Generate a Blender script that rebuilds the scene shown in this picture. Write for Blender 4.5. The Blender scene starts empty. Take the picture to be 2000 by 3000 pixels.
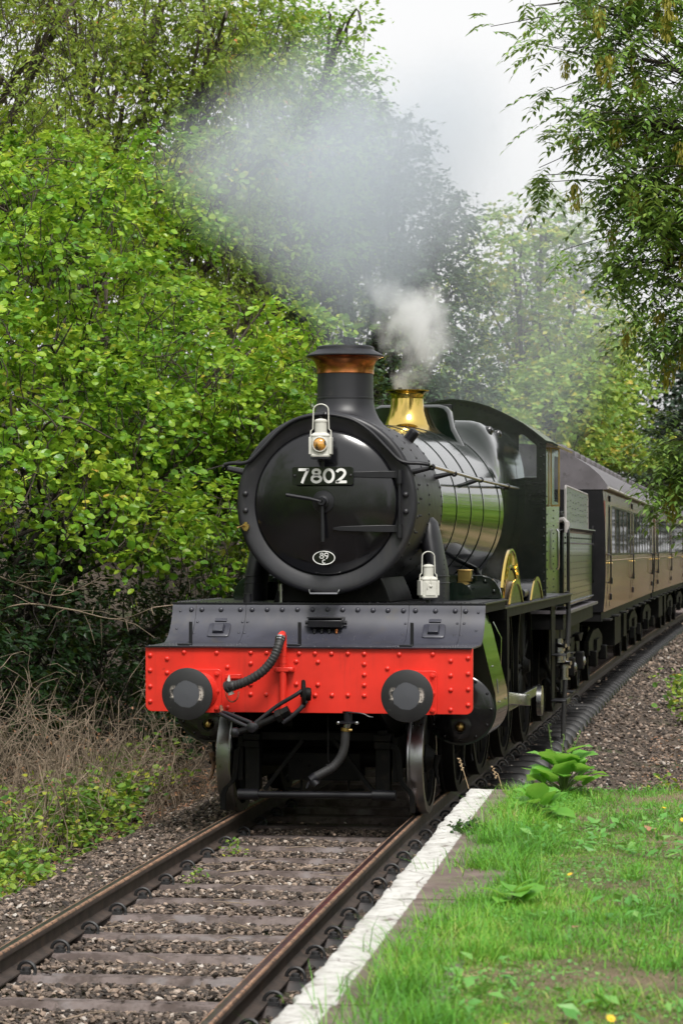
import bpy, math, random
import numpy as np
from mathutils import Vector, Matrix
from mathutils.geometry import tessellate_polygon
R = math.radians
pi = math.pi
rnd = random.Random(7802)
rng = np.random.default_rng(7802)
scn = bpy.context.scene
col = scn.collection

# ------------------------------------------------------------------ camera
cam = bpy.data.cameras.new('camera'); camo = bpy.data.objects.new('camera', cam); col.objects.link(camo)
cam.sensor_fit = 'HORIZONTAL'; cam.sensor_width = 36.0; cam.lens = 36.0 * 7525.68 / 2000.0
cam.clip_start = .2; cam.clip_end = 2000
CAM = Vector((3.72651, -20.19152, 2.19063)); yaw, pitch = .16924, .01458
camo.location = CAM
camo.rotation_euler = (pi / 2 + pitch, 0, yaw)
cam.dof.use_dof = True; cam.dof.focus_distance = 20.6; cam.dof.aperture_fstop = 9.0
scn.camera = camo
# ------------------------------------------------------------------ sky, sun, exposure
SUN_EL, SUN_AZ = R(56), R(158)          # azimuth measured clockwise from +Y
w = bpy.data.worlds.new('World'); scn.world = w; w.use_nodes = True
nt = w.node_tree; nt.nodes.clear()
sky = nt.nodes.new('ShaderNodeTexSky'); sky.sky_type = 'NISHITA'; sky.sun_disc = False
sky.sun_elevation = SUN_EL; sky.sun_rotation = SUN_AZ; sky.dust_density = 4.0; sky.air_density = 1.2
hs = nt.nodes.new('ShaderNodeHueSaturation'); hs.inputs['Saturation'].default_value = .04
mx = nt.nodes.new('ShaderNodeMix'); mx.data_type = 'RGBA'; mx.inputs[0].default_value = .72
mx.inputs[7].default_value = (4.1, 4.1, 4.12, 1)      # even overcast cloud, in the sky texture's own units
bg = nt.nodes.new('ShaderNodeBackground'); bg.inputs[1].default_value = .1
wo = nt.nodes.new('ShaderNodeOutputWorld')
nt.links.new(sky.outputs[0], hs.inputs['Color']); nt.links.new(hs.outputs[0], mx.inputs[6])
nt.links.new(mx.outputs[2], bg.inputs[0]); nt.links.new(bg.outputs[0], wo.inputs[0])
sl = bpy.data.lights.new('sun', 'SUN'); sl.energy = 1.5; sl.angle = R(18); sl.color = (1, .965, .91)
so = bpy.data.objects.new('sun', sl); col.objects.link(so)
sd = Vector((math.sin(SUN_AZ) * math.cos(SUN_EL), math.cos(SUN_AZ) * math.cos(SUN_EL), math.sin(SUN_EL)))
so.rotation_euler = sd.to_track_quat('Z', 'Y').to_euler(); so.location = (0, -10, 30)
vs = scn.view_settings; vs.view_transform = 'Standard'; vs.look = 'None'; vs.gamma = 1; vs.exposure = 1.25
vs.use_curve_mapping = False
cy = scn.cycles
cy.max_bounces = 8; cy.diffuse_bounces = 5; cy.glossy_bounces = 3; cy.transmission_bounces = 4; cy.transparent_max_bounces = 8
cy.volume_bounces = 3; cy.caustics_reflective = False; cy.caustics_refractive = False; cy.use_denoising = True
cy.use_adaptive_sampling = True; cy.adaptive_threshold = .015

# ------------------------------------------------------------------ materials
class NT:
    def __init__(s, name):
        s.m = bpy.data.materials.new(name); s.m.use_nodes = True; s.t = s.m.node_tree; s.t.nodes.clear()
        s.out = s.t.nodes.new('ShaderNodeOutputMaterial')
    def n(s, typ, **kw):
        nd = s.t.nodes.new('ShaderNode' + typ)
        for k, v in kw.items(): setattr(nd, k, v)
        return nd
    def l(s, a, b): s.t.links.new(a, b); return s
    def val(s, x, sock):
        if isinstance(x, (int, float)): sock.default_value = x
        elif isinstance(x, tuple): sock.default_value = x if len(x) == 4 or sock.type == 'VECTOR' else (*x, 1)
        else: s.l(x, sock)
    def math(s, op, a, b=0.0, c=0.0, clamp=False):
        nd = s.n('Math', operation=op, use_clamp=clamp)
        s.val(a, nd.inputs[0]); s.val(b, nd.inputs[1]); s.val(c, nd.inputs[2]); return nd.outputs[0]
    def vmath(s, op, a, b=(0, 0, 0)):
        nd = s.n('VectorMath', operation=op); s.val(a, nd.inputs[0]); s.val(b, nd.inputs[1])
        return nd.outputs[1] if op in ('LENGTH', 'DOT_PRODUCT', 'DISTANCE') else nd.outputs[0]
    def mix(s, f, a, b):
        nd = s.n('Mix', data_type='RGBA'); s.val(f, nd.inputs[0]); s.val(a, nd.inputs[6]); s.val(b, nd.inputs[7]); return nd.outputs[2]
    def noise(s, scale, vec, detail=3, rough=.55):
        nd = s.n('TexNoise'); nd.inputs['Scale'].default_value = scale; nd.inputs['Detail'].default_value = detail
        nd.inputs['Roughness'].default_value = rough; s.l(vec, nd.inputs['Vector']); return nd.outputs[0]
    def ramp(s, fac, stops, interp='LINEAR'):
        nd = s.n('ValToRGB'); cr = nd.color_ramp; cr.interpolation = interp
        while len(cr.elements) < len(stops): cr.elements.new(.5)
        for e, (p, c) in zip(cr.elements, stops):
            e.position = p; e.color = (*c, 1) if len(c) == 3 else c
        s.val(fac, nd.inputs[0]); return nd.outputs[0]
    def smooth(s, x, lo, hi):
        nd = s.n('MapRange', interpolation_type='SMOOTHSTEP'); s.val(x, nd.inputs[0])
        nd.inputs[1].default_value = lo; nd.inputs[2].default_value = hi; return nd.outputs[0]
    def obj(s): return s.n('TexCoord').outputs['Object']
    def island(s): return s.n('NewGeometry').outputs['Random Per Island']
    def bsdf(s, col, rough=.5, metal=0., spec=.5, coat=0., **kw):
        b = s.n('BsdfPrincipled'); s.val(col, b.inputs['Base Color']); s.val(rough, b.inputs['Roughness'])
        s.val(metal, b.inputs['Metallic']); b.inputs['Specular IOR Level'].default_value = spec
        b.inputs['Coat Weight'].default_value = coat; b.inputs['Coat Roughness'].default_value = .06
        for k, v in kw.items(): s.val(v, b.inputs[k])
        return b
    def bump(s, h, b, strength=.3, dist=.01):
        nd = s.n('Bump'); nd.inputs['Strength'].default_value = strength; nd.inputs['Distance'].default_value = dist
        s.l(h, nd.inputs['Height']); s.l(nd.outputs[0], b.inputs['Normal'])
    def done(s, sh, vol=False): s.l(sh, s.out.inputs['Volume' if vol else 'Surface']); return s.m

def c3(c, k): return tuple(min(1, x * k) for x in c)
def paint(name, c, rough=.3, metal=0., var=.25, scale=3., grime=None, gscale=9., glevel=.62, bump=0., bscale=40., spec=.5, coat=0., rvar=.12, streak=0., scol=None):
    m = NT(name); o = m.obj()
    n1 = m.noise(scale, o, 5)
    cc = m.mix(m.smooth(n1, .3, .7), c3(c, 1 - var), c3(c, 1 + var))
    n2 = m.noise(gscale, o, 8, .7)
    if grime: cc = m.mix(m.smooth(n2, glevel, glevel + .12), cc, grime)
    if streak:                                             # rain-washed soot and dust running down the sheet
        mp = m.n('Mapping'); mp.inputs['Scale'].default_value = (1, 1, .12); m.l(o, mp.inputs[0])
        st = m.math('MULTIPLY', m.smooth(m.noise(11, mp.outputs[0], 6, .7), .48, .72), m.smooth(m.noise(1.7, o, 4), .35, .65))
        cc = m.mix(m.math('MULTIPLY', st, streak), cc, scol or grime or c3(c, .4))
    rr = m.math('ADD', rough - rvar / 2, m.math('MULTIPLY', m.noise(scale * 2.3, o, 6, .65), rvar))
    b = m.bsdf(cc, rr, metal, spec, coat)
    if bump: m.bump(m.noise(bscale, o, 5), b, bump, .004)
    return m.done(b.outputs[0])

M = {}
M['black_gloss'] = paint('black_gloss', (.006, .006, .007), .2, coat=.4, var=.3, grime=(.016, .015, .014), glevel=.6)
M['black_satin'] = paint('black_satin', (.0105, .0105, .0135), .36, var=.25, grime=(.018, .0175, .019), gscale=6, glevel=.58, spec=.42)
M['apron_black'] = paint('apron_black', (.038, .039, .054), .4, var=.2, grime=(.05, .047, .048), gscale=5, glevel=.56, spec=.6, streak=.55, scol=(.075, .068, .064), rvar=.2)
M['smokebox'] = paint('smokebox', (.0135, .0135, .0175), .44, var=.25, grime=(.026, .024, .025), gscale=7, glevel=.6, spec=.55, streak=.6, scol=(.04, .036, .034), rvar=.2)
M['door_gloss'] = paint('door_gloss', (.005, .005, .0065), .17, var=.3, grime=(.011, .0105, .011), gscale=5, coat=.25, rvar=.16)
M['frame_dark'] = paint('frame_dark', (.0042, .0042, .0044), .6, var=.5, grime=(.011, .009, .007), glevel=.54, gscale=12, bump=.2, spec=.18)
M['boiler_green'] = paint('boiler_green', (.005, .0105, .007), .09, var=.15, coat=.3, rvar=.04, spec=.45)
M['cab_green'] = paint('cab_green', (.006, .008, .0065), .18, var=.2, coat=.3)
M['red'] = paint('red', (.66, .03, .018), .36, var=.12, scale=2.2, grime=(.3, .02, .014), gscale=7, glevel=.64, coat=.08, streak=.5, scol=(.34, .022, .016), rvar=.22)
M['copper'] = paint('copper', (.55, .2, .075), .24, 1., var=.25, scale=6, rvar=.2)
M['brass'] = paint('brass', (.78, .56, .16), .14, 1., var=.12, rvar=.12)
M['old_brass'] = paint('old_brass', (.5, .34, .12), .3, 1., var=.3)
M['steel'] = paint('steel', (.36, .36, .37), .24, 1., var=.25, rvar=.2, grime=(.08, .07, .06), glevel=.62)
M['tyre'] = paint('tyre', (.33, .33, .34), .3, 1., var=.2, rvar=.2, grime=(.06, .055, .05), glevel=.6)
M['handrail'] = paint('handrail', (.5, .5, .5), .16, 1., var=.1)
M['white_lamp'] = paint('white_lamp', (.58, .57, .52), .4, var=.06, grime=(.16, .12, .08), gscale=26, glevel=.62, bump=.1)
M['white_fig'] = paint('white_fig', (.82, .82, .8), .4, var=.04)
M['rubber'] = paint('rubber', (.02, .02, .021), .55, var=.3, grime=(.05, .048, .045), glevel=.56, gscale=30)
M['rust'] = paint('rust', (.25, .145, .09), .78, var=.35, scale=9, grime=(.045, .032, .026), glevel=.5, gscale=20, bump=.3)
M['rail_web'] = paint('rail_web', (.042, .03, .024), .75, var=.4, scale=7, grime=(.075, .048, .034), glevel=.55, gscale=6, bump=.2)
M['rail_top'] = paint('rail_top', (.23, .22, .23), .3, 1., var=.25, scale=5, grime=(.2, .09, .07), gscale=4, glevel=.62)
M['wood'] = paint('wood', (.32, .2, .1), .55, var=.3, scale=14, bump=.2)
M['coal'] = paint('coal', (.01, .01, .01), .35, var=.4, bump=.4)
M['roof_grey'] = paint('roof_grey', (.105, .095, .105), .5, var=.2, grime=(.06, .055, .055), glevel=.55)
M['coach_brown'] = paint('coach_brown', (.17, .068, .05), .24, var=.16, scale=2, grime=(.16, .11, .085), gscale=4, glevel=.55, coat=.3, streak=.4, scol=(.19, .14, .11))
M['coach_end'] = paint('coach_end', (.005, .0048, .0062), .42, var=.3, grime=(.011, .01, .01), glevel=.55, spec=.3)
M['trim_grey'] = paint('trim_grey', (.33, .31, .3), .5, var=.2)
M['bark'] = paint('bark', (.055, .042, .03), .85, var=.4, scale=12, bump=.6, bscale=60)
M['bark_dark'] = paint('bark_dark', (.035, .028, .022), .85, var=.4, scale=12, bump=.5)
M['twig'] = paint('twig', (.26, .2, .145), .85, var=.45, scale=5)
M['stem_green'] = paint('stem_green', (.1, .16, .04), .6, var=.3)
M['steam_pipe'] = paint('steam_pipe', (.02, .02, .024), .4, var=.3)

def buffer_mat():
    m = NT('buffer_face'); o = m.obj()
    sep = m.n('SeparateXYZ'); m.l(o, sep.inputs[0])
    r = m.math('SQRT', m.math('ADD', m.math('POWER', sep.outputs[0], 2), m.math('POWER', sep.outputs[2], 2)))
    big = m.noise(9, o, 5, .6)
    rr = m.math('ADD', r, m.math('MULTIPLY', m.math('SUBTRACT', big, .5), .05))
    worn = m.smooth(rr, .108, .102)                    # greasy steel contact disc
    chip = m.math('MULTIPLY', m.smooth(rr, .145, .125), m.smooth(rr, .104, .108))
    side = m.math('MULTIPLY', m.math('MULTIPLY', m.smooth(m.math('ABSOLUTE', sep.outputs[0]), .08, .1), m.smooth(m.math('ABSOLUTE', sep.outputs[2]), .075, .035)), m.smooth(m.noise(9, o, 3, .6), .36, .52))
    chip = m.math('MULTIPLY', m.math('MULTIPLY', chip, side), m.smooth(m.noise(26, o, 6, .7), .42, .5))
    speck = m.math('MULTIPLY', m.smooth(m.noise(70, o, 4, .6), .68, .74), m.smooth(sep.outputs[2], .02, -.12))
    base = m.mix(m.noise(6, o, 5), (.006, .006, .007), (.02, .02, .022))
    cc = m.mix(worn, base, (.062, .065, .075)); cc = m.mix(chip, cc, m.mix(m.noise(40, o, 3), (.16, .11, .09), (.62, .58, .52)))
    cc = m.mix(m.math('MULTIPLY', speck, .6), cc, (.2, .19, .18))
    b = m.bsdf(cc, m.math('ADD', .42, m.math('MULTIPLY', m.noise(8, o, 5), .2)), 0, .5)
    m.bump(m.math('MULTIPLY', chip, -1.), b, .4, .003)
    return m.done(b.outputs[0])
M['buffer_face'] = buffer_mat()

def glass_mat(name, tint=(.02, .025, .028), rough=.04):
    m = NT(name); b = m.bsdf(tint, rough, 0, .8, 0); return m.done(b.outputs[0])
M['coach_glass'] = glass_mat('coach_glass')
def clear_glass():
    m = NT('cab_glass'); t = m.n('BsdfTransparent'); t.inputs[0].default_value = (.8, .84, .84, 1)
    g = m.n('BsdfGlossy'); g.inputs['Roughness'].default_value = .03
    f = m.n('Fresnel'); f.inputs[0].default_value = 1.45
    x = m.n('MixShader'); m.l(f.outputs[0], x.inputs[0]); m.l(t.outputs[0], x.inputs[1]); m.l(g.outputs[0], x.inputs[2])
    return m.done(x.outputs[0])
M['cab_glass'] = clear_glass()
def lens_mat():
    m = NT('lamp_lens'); o = m.obj()
    cc = m.mix(m.smooth(m.noise(14, o, 2), .42, .6), (.05, .035, .02), (.62, .3, .05))
    b = m.bsdf(cc, .08, 0, .8, 1.); return m.done(b.outputs[0])
M['lamp_lens'] = lens_mat()

def leaf_mat(name, stops, rough=.42, trans=.42, spec=.4, patch=1.2, share=.38):
    """Leaf: own colour per leaf (island), drifting slightly from branch to branch, light through the blade."""
    m = NT(name); o = m.obj()
    f = m.math('ADD', m.math('MULTIPLY', m.island(), 1 - share), m.math('MULTIPLY', m.smooth(m.noise(patch, o, 2), .3, .7), share))
    cc = m.ramp(f, stops)
    b = m.bsdf(cc, rough, 0, spec)
    t = m.n('BsdfTranslucent'); lt = m.mix(.35, cc, (.35, .42, .05)); m.l(lt, t.inputs[0])
    x = m.n('MixShader'); x.inputs[0].default_value = trans
    m.l(b.outputs[0], x.inputs[1]); m.l(t.outputs[0], x.inputs[2])
    return m.done(x.outputs[0])
M['hazel_leaf'] = leaf_mat('hazel_leaf', [(0, (.04, .14, .016)), (.26, (.12, .3, .022)), (.52, (.25, .45, .032)), (.78, (.4, .56, .045)), (.92, (.58, .58, .06)), (1, (.64, .42, .08))], spec=.5, rough=.36, patch=.75, share=.45)
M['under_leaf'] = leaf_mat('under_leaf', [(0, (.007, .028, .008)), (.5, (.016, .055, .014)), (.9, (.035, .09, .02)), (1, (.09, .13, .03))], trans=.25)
M['cherry_leaf'] = leaf_mat('cherry_leaf', [(0, (.09, .16, .022)), (.4, (.19, .29, .034)), (.75, (.32, .41, .05)), (.92, (.46, .46, .06)), (.955, (.6, .24, .07)), (1, (.66, .15, .07))])
M['ash_back_leaf'] = leaf_mat('ash_back_leaf', [(0, (.12, .19, .026)), (.5, (.24, .34, .04)), (.85, (.38, .43, .06)), (1, (.5, .4, .08))])
M['bright_leaf'] = leaf_mat('bright_leaf', [(0, (.14, .32, .04)), (.5, (.25, .46, .055)), (1, (.44, .58, .09))])
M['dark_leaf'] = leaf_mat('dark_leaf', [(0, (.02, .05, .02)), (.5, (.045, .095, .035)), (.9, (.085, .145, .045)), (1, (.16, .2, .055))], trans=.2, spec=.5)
M['far_leaf'] = leaf_mat('far_leaf', [(0, (.13, .25, .05)), (.42, (.23, .39, .07)), (.66, (.35, .45, .08)), (.84, (.54, .49, .09)), (1, (.6, .43, .09))], patch=.55)
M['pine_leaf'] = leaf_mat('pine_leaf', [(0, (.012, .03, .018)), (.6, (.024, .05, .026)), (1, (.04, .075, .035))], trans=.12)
M['ash_leaf'] = leaf_mat('ash_leaf', [(0, (.09, .18, .04)), (.45, (.16, .29, .055)), (.8, (.26, .4, .08)), (1, (.4, .5, .12))], spec=.5, rough=.36, trans=.3)
M['ash_key'] = leaf_mat('ash_key', [(0, (.32, .27, .04)), (.6, (.48, .42, .06)), (1, (.6, .54, .11))], trans=.3)
M['bramble_leaf'] = leaf_mat('bramble_leaf', [(0, (.05, .14, .03)), (.4, (.14, .3, .045)), (.7, (.32, .45, .06)), (.92, (.56, .54, .07)), (1, (.42, .2, .07))], patch=2.5)
M['dock_leaf'] = leaf_mat('dock_leaf', [(0, (.11, .34, .045)), (.6, (.2, .5, .07)), (1, (.34, .6, .13))], trans=.5, spec=.35)
M['grass'] = leaf_mat('grass', [(0, (.04, .17, .018)), (.35, (.09, .32, .028)), (.65, (.17, .44, .04)), (.86, (.31, .5, .07)), (.95, (.46, .46, .15)), (1, (.56, .46, .26))], rough=.45, trans=.35, patch=2.2)
M['clover'] = leaf_mat('clover', [(0, (.06, .21, .04)), (.6, (.13, .36, .07)), (1, (.28, .48, .13))], trans=.3, patch=3)
M['dry_grass'] = leaf_mat('dry_grass', [(0, (.3, .2, .12)), (.6, (.5, .36, .22)), (1, (.66, .52, .34))], rough=.7, trans=.2)
M['dead_leaf'] = leaf_mat('dead_leaf', [(0, (.184, .081, .046)), (.6, (.391, .196, .115)), (1, (.575, .345, .184))], rough=.6, trans=.15)
M['yellow_petal'] = paint('yellow_petal', (.8, .5, .02), .5, var=.1)

def stone_mat():
    m = NT('ballast_stone'); o = m.obj(); i = m.island()
    cc = m.ramp(i, [(0, (.02, .016, .014)), (.3, (.055, .042, .034)), (.55, (.115, .086, .068)), (.8, (.2, .15, .118)), (.94, (.34, .25, .19)), (1, (.48, .44, .4))])
    cc = m.mix(m.smooth(m.noise(38, o, 6, .7), .45, .7), cc, m.mix(.5, cc, (.075, .06, .05)))
    b = m.bsdf(cc, .72, 0, .4); m.bump(m.noise(90, o, 5), b, .4, .004)
    return m.done(b.outputs[0])
M['ballast_stone'] = stone_mat()

def ground_mat():
    m = NT('soil'); o = m.obj()
    n = m.noise(3.2, o, 8, .7); f = m.noise(26, o, 8, .75)
    cc = m.mix(m.smooth(n, .35, .65), (.045, .034, .024), (.115, .086, .066))
    cc = m.mix(m.smooth(f, .45, .65), cc, (.16, .125, .1))
    cc = m.mix(m.smooth(m.noise(60, o, 4, .7), .55, .7), cc, (.035, .028, .023))
    cc = m.mix(m.math('MULTIPLY', m.smooth(m.noise(.9, o, 5), .5, .7), .55), cc, (.05, .085, .022))
    b = m.bsdf(cc, .9, 0, .3); m.bump(m.math('ADD', m.math('MULTIPLY', f, .6), m.noise(80, o, 6, .7)), b, .9, .03)
    return m.done(b.outputs[0])
M['soil'] = ground_mat()
def turf_mat():
    m = NT('turf_soil'); o = m.obj()
    n = m.noise(2.3, o, 7, .65); f = m.noise(45, o, 6, .75)
    cc = m.mix(m.smooth(n, .4, .62), (.16, .17, .06), (.38, .28, .185)); cc = m.mix(m.smooth(f, .45, .62), cc, (.2, .14, .09)); cc = m.mix(m.smooth(m.noise(110, o, 5, .8), .5, .62), cc, (.5, .4, .27))
    b = m.bsdf(cc, .9, 0, .3); m.bump(m.math('ADD', f, m.noise(110, o, 5, .8)), b, 1., .03); return m.done(b.outputs[0])
M['turf_soil'] = turf_mat()
def meadow_mat():
    m = NT('meadow_grass'); o = m.obj()
    cc = m.mix(m.smooth(m.noise(.5, o, 6, .6), .35, .65), (.05, .085, .018), (.16, .145, .05)); cc = m.mix(m.smooth(m.noise(.16, o, 4, .6), .42, .55), cc, (.29, .215, .115))
    b = m.bsdf(cc, .9, 0, .2); m.bump(m.noise(20, o, 6, .7), b, .8, .05); return m.done(b.outputs[0])
M['meadow_grass'] = meadow_mat()
def coping_mat():
    """Brown-grey coping stone; the front 16 cm carry a hand-painted white line, cracked and chipped."""
    m = NT('coping'); o = m.obj(); sep = m.n('SeparateXYZ'); m.l(o, sep.inputs[0])
    n = m.noise(5, o, 7, .65); f = m.noise(34, o, 8, .75)
    st = m.mix(m.smooth(n, .35, .65), (.135, .1, .088), (.215, .165, .145)); st = m.mix(m.smooth(f, .55, .75), st, (.09, .07, .055))
    st = m.mix(m.math('MULTIPLY', m.smooth(m.noise(1.7, o, 5), .52, .68), .4), st, (.07, .085, .03))
    ed = m.math('ADD', sep.outputs[0], m.math('MULTIPLY', m.math('SUBTRACT', f, .5), .03))
    white = m.smooth(ed, .165, .157)
    vv = m.n('TexVoronoi', feature='DISTANCE_TO_EDGE'); vv.inputs['Scale'].default_value = 7
    m.l(o, vv.inputs['Vector'])
    crack = m.math('MULTIPLY', m.smooth(vv.outputs[0], .03, .008), m.smooth(m.noise(3.1, o, 4), .42, .55))
    chips = m.smooth(m.noise(16, o, 8, .75), .6, .66)
    white = m.math('MULTIPLY', white, m.math('SUBTRACT', 1., m.math('MULTIPLY', m.math('MAXIMUM', crack, m.math('MULTIPLY', chips, .8)), .8)))
    wc = m.mix(m.smooth(m.noise(12, o, 7, .7), .4, .7), (.6, .59, .565), (.4, .385, .355))
    cc = m.mix(white, st, wc)
    b = m.bsdf(cc, .8, 0, .3); m.bump(m.math('SUBTRACT', m.math('ADD', f, m.math('MULTIPLY', n, .5)), m.math('MULTIPLY', crack, .6)), b, .8, .012)
    return m.done(b.outputs[0])
M['coping'] = coping_mat()
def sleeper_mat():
    """Near-black outside the rails, brown with trodden bare-metal patches between them."""
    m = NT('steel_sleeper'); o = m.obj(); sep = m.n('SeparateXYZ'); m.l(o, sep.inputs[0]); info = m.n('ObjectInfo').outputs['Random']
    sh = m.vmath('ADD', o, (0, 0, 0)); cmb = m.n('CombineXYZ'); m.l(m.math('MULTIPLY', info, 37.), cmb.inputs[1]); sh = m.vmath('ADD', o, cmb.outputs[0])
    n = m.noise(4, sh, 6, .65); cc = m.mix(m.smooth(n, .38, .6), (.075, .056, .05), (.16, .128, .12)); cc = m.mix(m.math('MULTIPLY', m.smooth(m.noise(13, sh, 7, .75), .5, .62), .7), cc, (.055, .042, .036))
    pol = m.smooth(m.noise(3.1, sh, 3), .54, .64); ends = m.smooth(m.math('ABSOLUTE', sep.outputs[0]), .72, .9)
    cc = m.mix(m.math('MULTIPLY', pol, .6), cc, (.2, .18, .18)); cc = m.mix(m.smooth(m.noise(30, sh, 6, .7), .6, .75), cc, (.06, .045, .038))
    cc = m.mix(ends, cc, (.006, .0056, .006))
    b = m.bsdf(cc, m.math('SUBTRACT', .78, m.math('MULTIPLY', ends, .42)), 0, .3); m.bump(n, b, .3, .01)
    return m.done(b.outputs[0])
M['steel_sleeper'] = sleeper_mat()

# ------------------------------------------------------------------ mesh helpers
class MB:
    """Collects shapes and links them as ONE mesh object."""
    def __init__(s): s.v = []; s.f = []; s.mi = []
    def add(s, vs, fs, mi=0):
        k = len(s.v); s.v += [tuple(p) for p in vs]; s.f += [tuple(i + k for i in f) for f in fs]; s.mi += [mi] * len(fs); return s
    def box(s, x0, x1, y0, y1, z0, z1, mi=0):
        return s.add([(x, y, z) for x in (x0, x1) for y in (y0, y1) for z in (z0, z1)],
                     [(0, 1, 3, 2), (4, 6, 7, 5), (0, 4, 5, 1), (2, 3, 7, 6), (0, 2, 6, 4), (1, 5, 7, 3)], mi)
    def bar(s, p, q, w, h, up=(0, 0, 1)):
        """A rectangular bar from p to q, w wide and h high."""
        p, q = Vector(p), Vector(q); d = (q - p).normalized(); u = Vector(up)
        x = d.cross(u)
        if x.length < 1e-4: x = d.cross(Vector((1, 0, 0)))
        x.normalize(); u = x.cross(d)
        vs = [b + x * sx * w / 2 + u * sz * h / 2 for b in (p, q) for sx in (-1, 1) for sz in (-1, 1)]
        return s.add(vs, [(0, 1, 3, 2), (4, 6, 7, 5), (0, 4, 5, 1), (2, 3, 7, 6), (0, 2, 6, 4), (1, 5, 7, 3)])
    def tube(s, pts, r, n=8, closed=False, cap=True):
        P = [Vector(p) for p in pts]; m = len(P); rs = r if isinstance(r, (list, tuple)) else [r] * m
        T = []
        for i in range(m):
            a = P[(i - 1) % m] if (i or closed) else P[i]; b = P[(i + 1) % m] if (i < m - 1 or closed) else P[i]
            T.append((b - a).normalized())
        u = T[0].cross(Vector((0, 0, 1)))
        if u.length < .05: u = T[0].cross(Vector((0, 1, 0)))
        u.normalize(); vs = []
        for i in range(m):
            u = (u - T[i] * u.dot(T[i])).normalized(); w_ = T[i].cross(u)
            for k in range(n):
                a = 2 * pi * k / n; vs.append(P[i] + (u * math.cos(a) + w_ * math.sin(a)) * rs[i])
        fs = []
        for i in range(m if closed else m - 1):
            j = (i + 1) % m
            for k in range(n):
                fs.append((i * n + k, i * n + (k + 1) % n, j * n + (k + 1) % n, j * n + k))
        if cap and not closed: fs += [tuple(range(n))[::-1], tuple((m - 1) * n + k for k in range(n))]
        return s.add(vs, fs)
    def cyl(s, p, q, r0, r1=None, n=20): return s.tube([p, q], [r0, r0 if r1 is None else r1], n)
    def lathe(s, prof, o=(0, 0, 0), axis=(0, 0, 1), n=48, a0=0., a1=2 * pi, mi=0):
        """Profile of (radius, height) pairs turned about an axis."""
        ax = Vector(axis).normalized(); u = ax.orthogonal().normalized()
        if abs(ax.z) < .5: u = ax.cross(Vector((0, 0, 1))).normalized()
        w_ = ax.cross(u); o = Vector(o); full = abs(a1 - a0 - 2 * pi) < 1e-6; m = n if full else n + 1; vs = []
        for (r, h) in prof:
            for k in range(m):
                a = a0 + (a1 - a0) * k / n; vs.append(o + ax * h + (u * math.cos(a) + w_ * math.sin(a)) * r)
        fs = []
        for i in range(len(prof) - 1):
            for k in range(n):
                k2 = (k + 1) % m; fs.append((i * m + k, i * m + k2, (i + 1) * m + k2, (i + 1) * m + k))
        return s.add(vs, fs, mi)
    def prism(s, poly, plane, a, b, holes=()):
        """A flat outline (with holes) in 'xz', 'yz' or 'xy', given depth from a to b."""
        def to(p, t): return {'xz': (p[0], t, p[1]), 'yz': (t, p[0], p[1]), 'xy': (p[0], p[1], t)}[plane]
        loops = [list(poly)] + [list(h) for h in holes]; flat = [p for l in loops for p in l]; n = len(flat)
        if holes: tris = [tuple(t) for t in tessellate_polygon([[Vector((p[0], p[1], 0)) for p in l] for l in loops])]
        else: tris = [tuple(range(n))]
        fs = [t for t in tris] + [tuple(i + n for i in t[::-1]) for t in tris]
        k = 0
        for l in loops:
            m = len(l)
            for i in range(m): j = (i + 1) % m; fs.append((k + i, k + j, k + j + n, k + i + n))
            k += m
        return s.add([to(p, a) for p in flat] + [to(p, b) for p in flat], fs)
    def loft(s, secs, closed=True, cap=True):
        n = len(secs[0]); vs = [p for q in secs for p in q]; fs = []
        for i in range(len(secs) - 1):
            for k in range(n if closed else n - 1):
                fs.append((i * n + k, i * n + (k + 1) % n, (i + 1) * n + (k + 1) % n, (i + 1) * n + k))
        if cap and closed: fs += [tuple(range(n))[::-1], tuple((len(secs) - 1) * n + k for k in range(n))]
        return s.add(vs, fs)
    def dome(s, c, nrm, r, h=None, n=8):
        h = h or r * .7; return s.lathe([(r, 0), (r * .8, h * .62), (r * .38, h * .95), (.0005, h)], c, nrm, n)
    def mesh(s, name, mats, smooth=35):
        me = bpy.data.meshes.new(name); me.from_pydata(s.v, [], s.f)
        for m_ in (mats if isinstance(mats, list) else [mats]): me.materials.append(m_)
        if len(set(s.mi)) > 1: me.polygons.foreach_set('material_index', s.mi)
        import bmesh as bmm
        bm = bmm.new(); bm.from_mesh(me); bmm.ops.recalc_face_normals(bm, faces=bm.faces); bm.to_mesh(me); bm.free()
        me.shade_smooth(); me.set_sharp_from_angle(angle=R(smooth)); me.update(); return me
    def build(s, name, mat, parent=None, smooth=35, bevel=0., loc=None):
        mats = [M[m_] for m_ in mat] if isinstance(mat, list) else M[mat]
        o = bpy.data.objects.new(name, s.mesh(name, mats, smooth)); col.objects.link(o)
        if parent: o.parent = parent
        if loc: o.location = loc
        if bevel:
            b = o.modifiers.new('bevel', 'BEVEL'); b.width = bevel; b.segments = 2; b.limit_method = 'ANGLE'; b.angle_limit = R(40)
        return o

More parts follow.
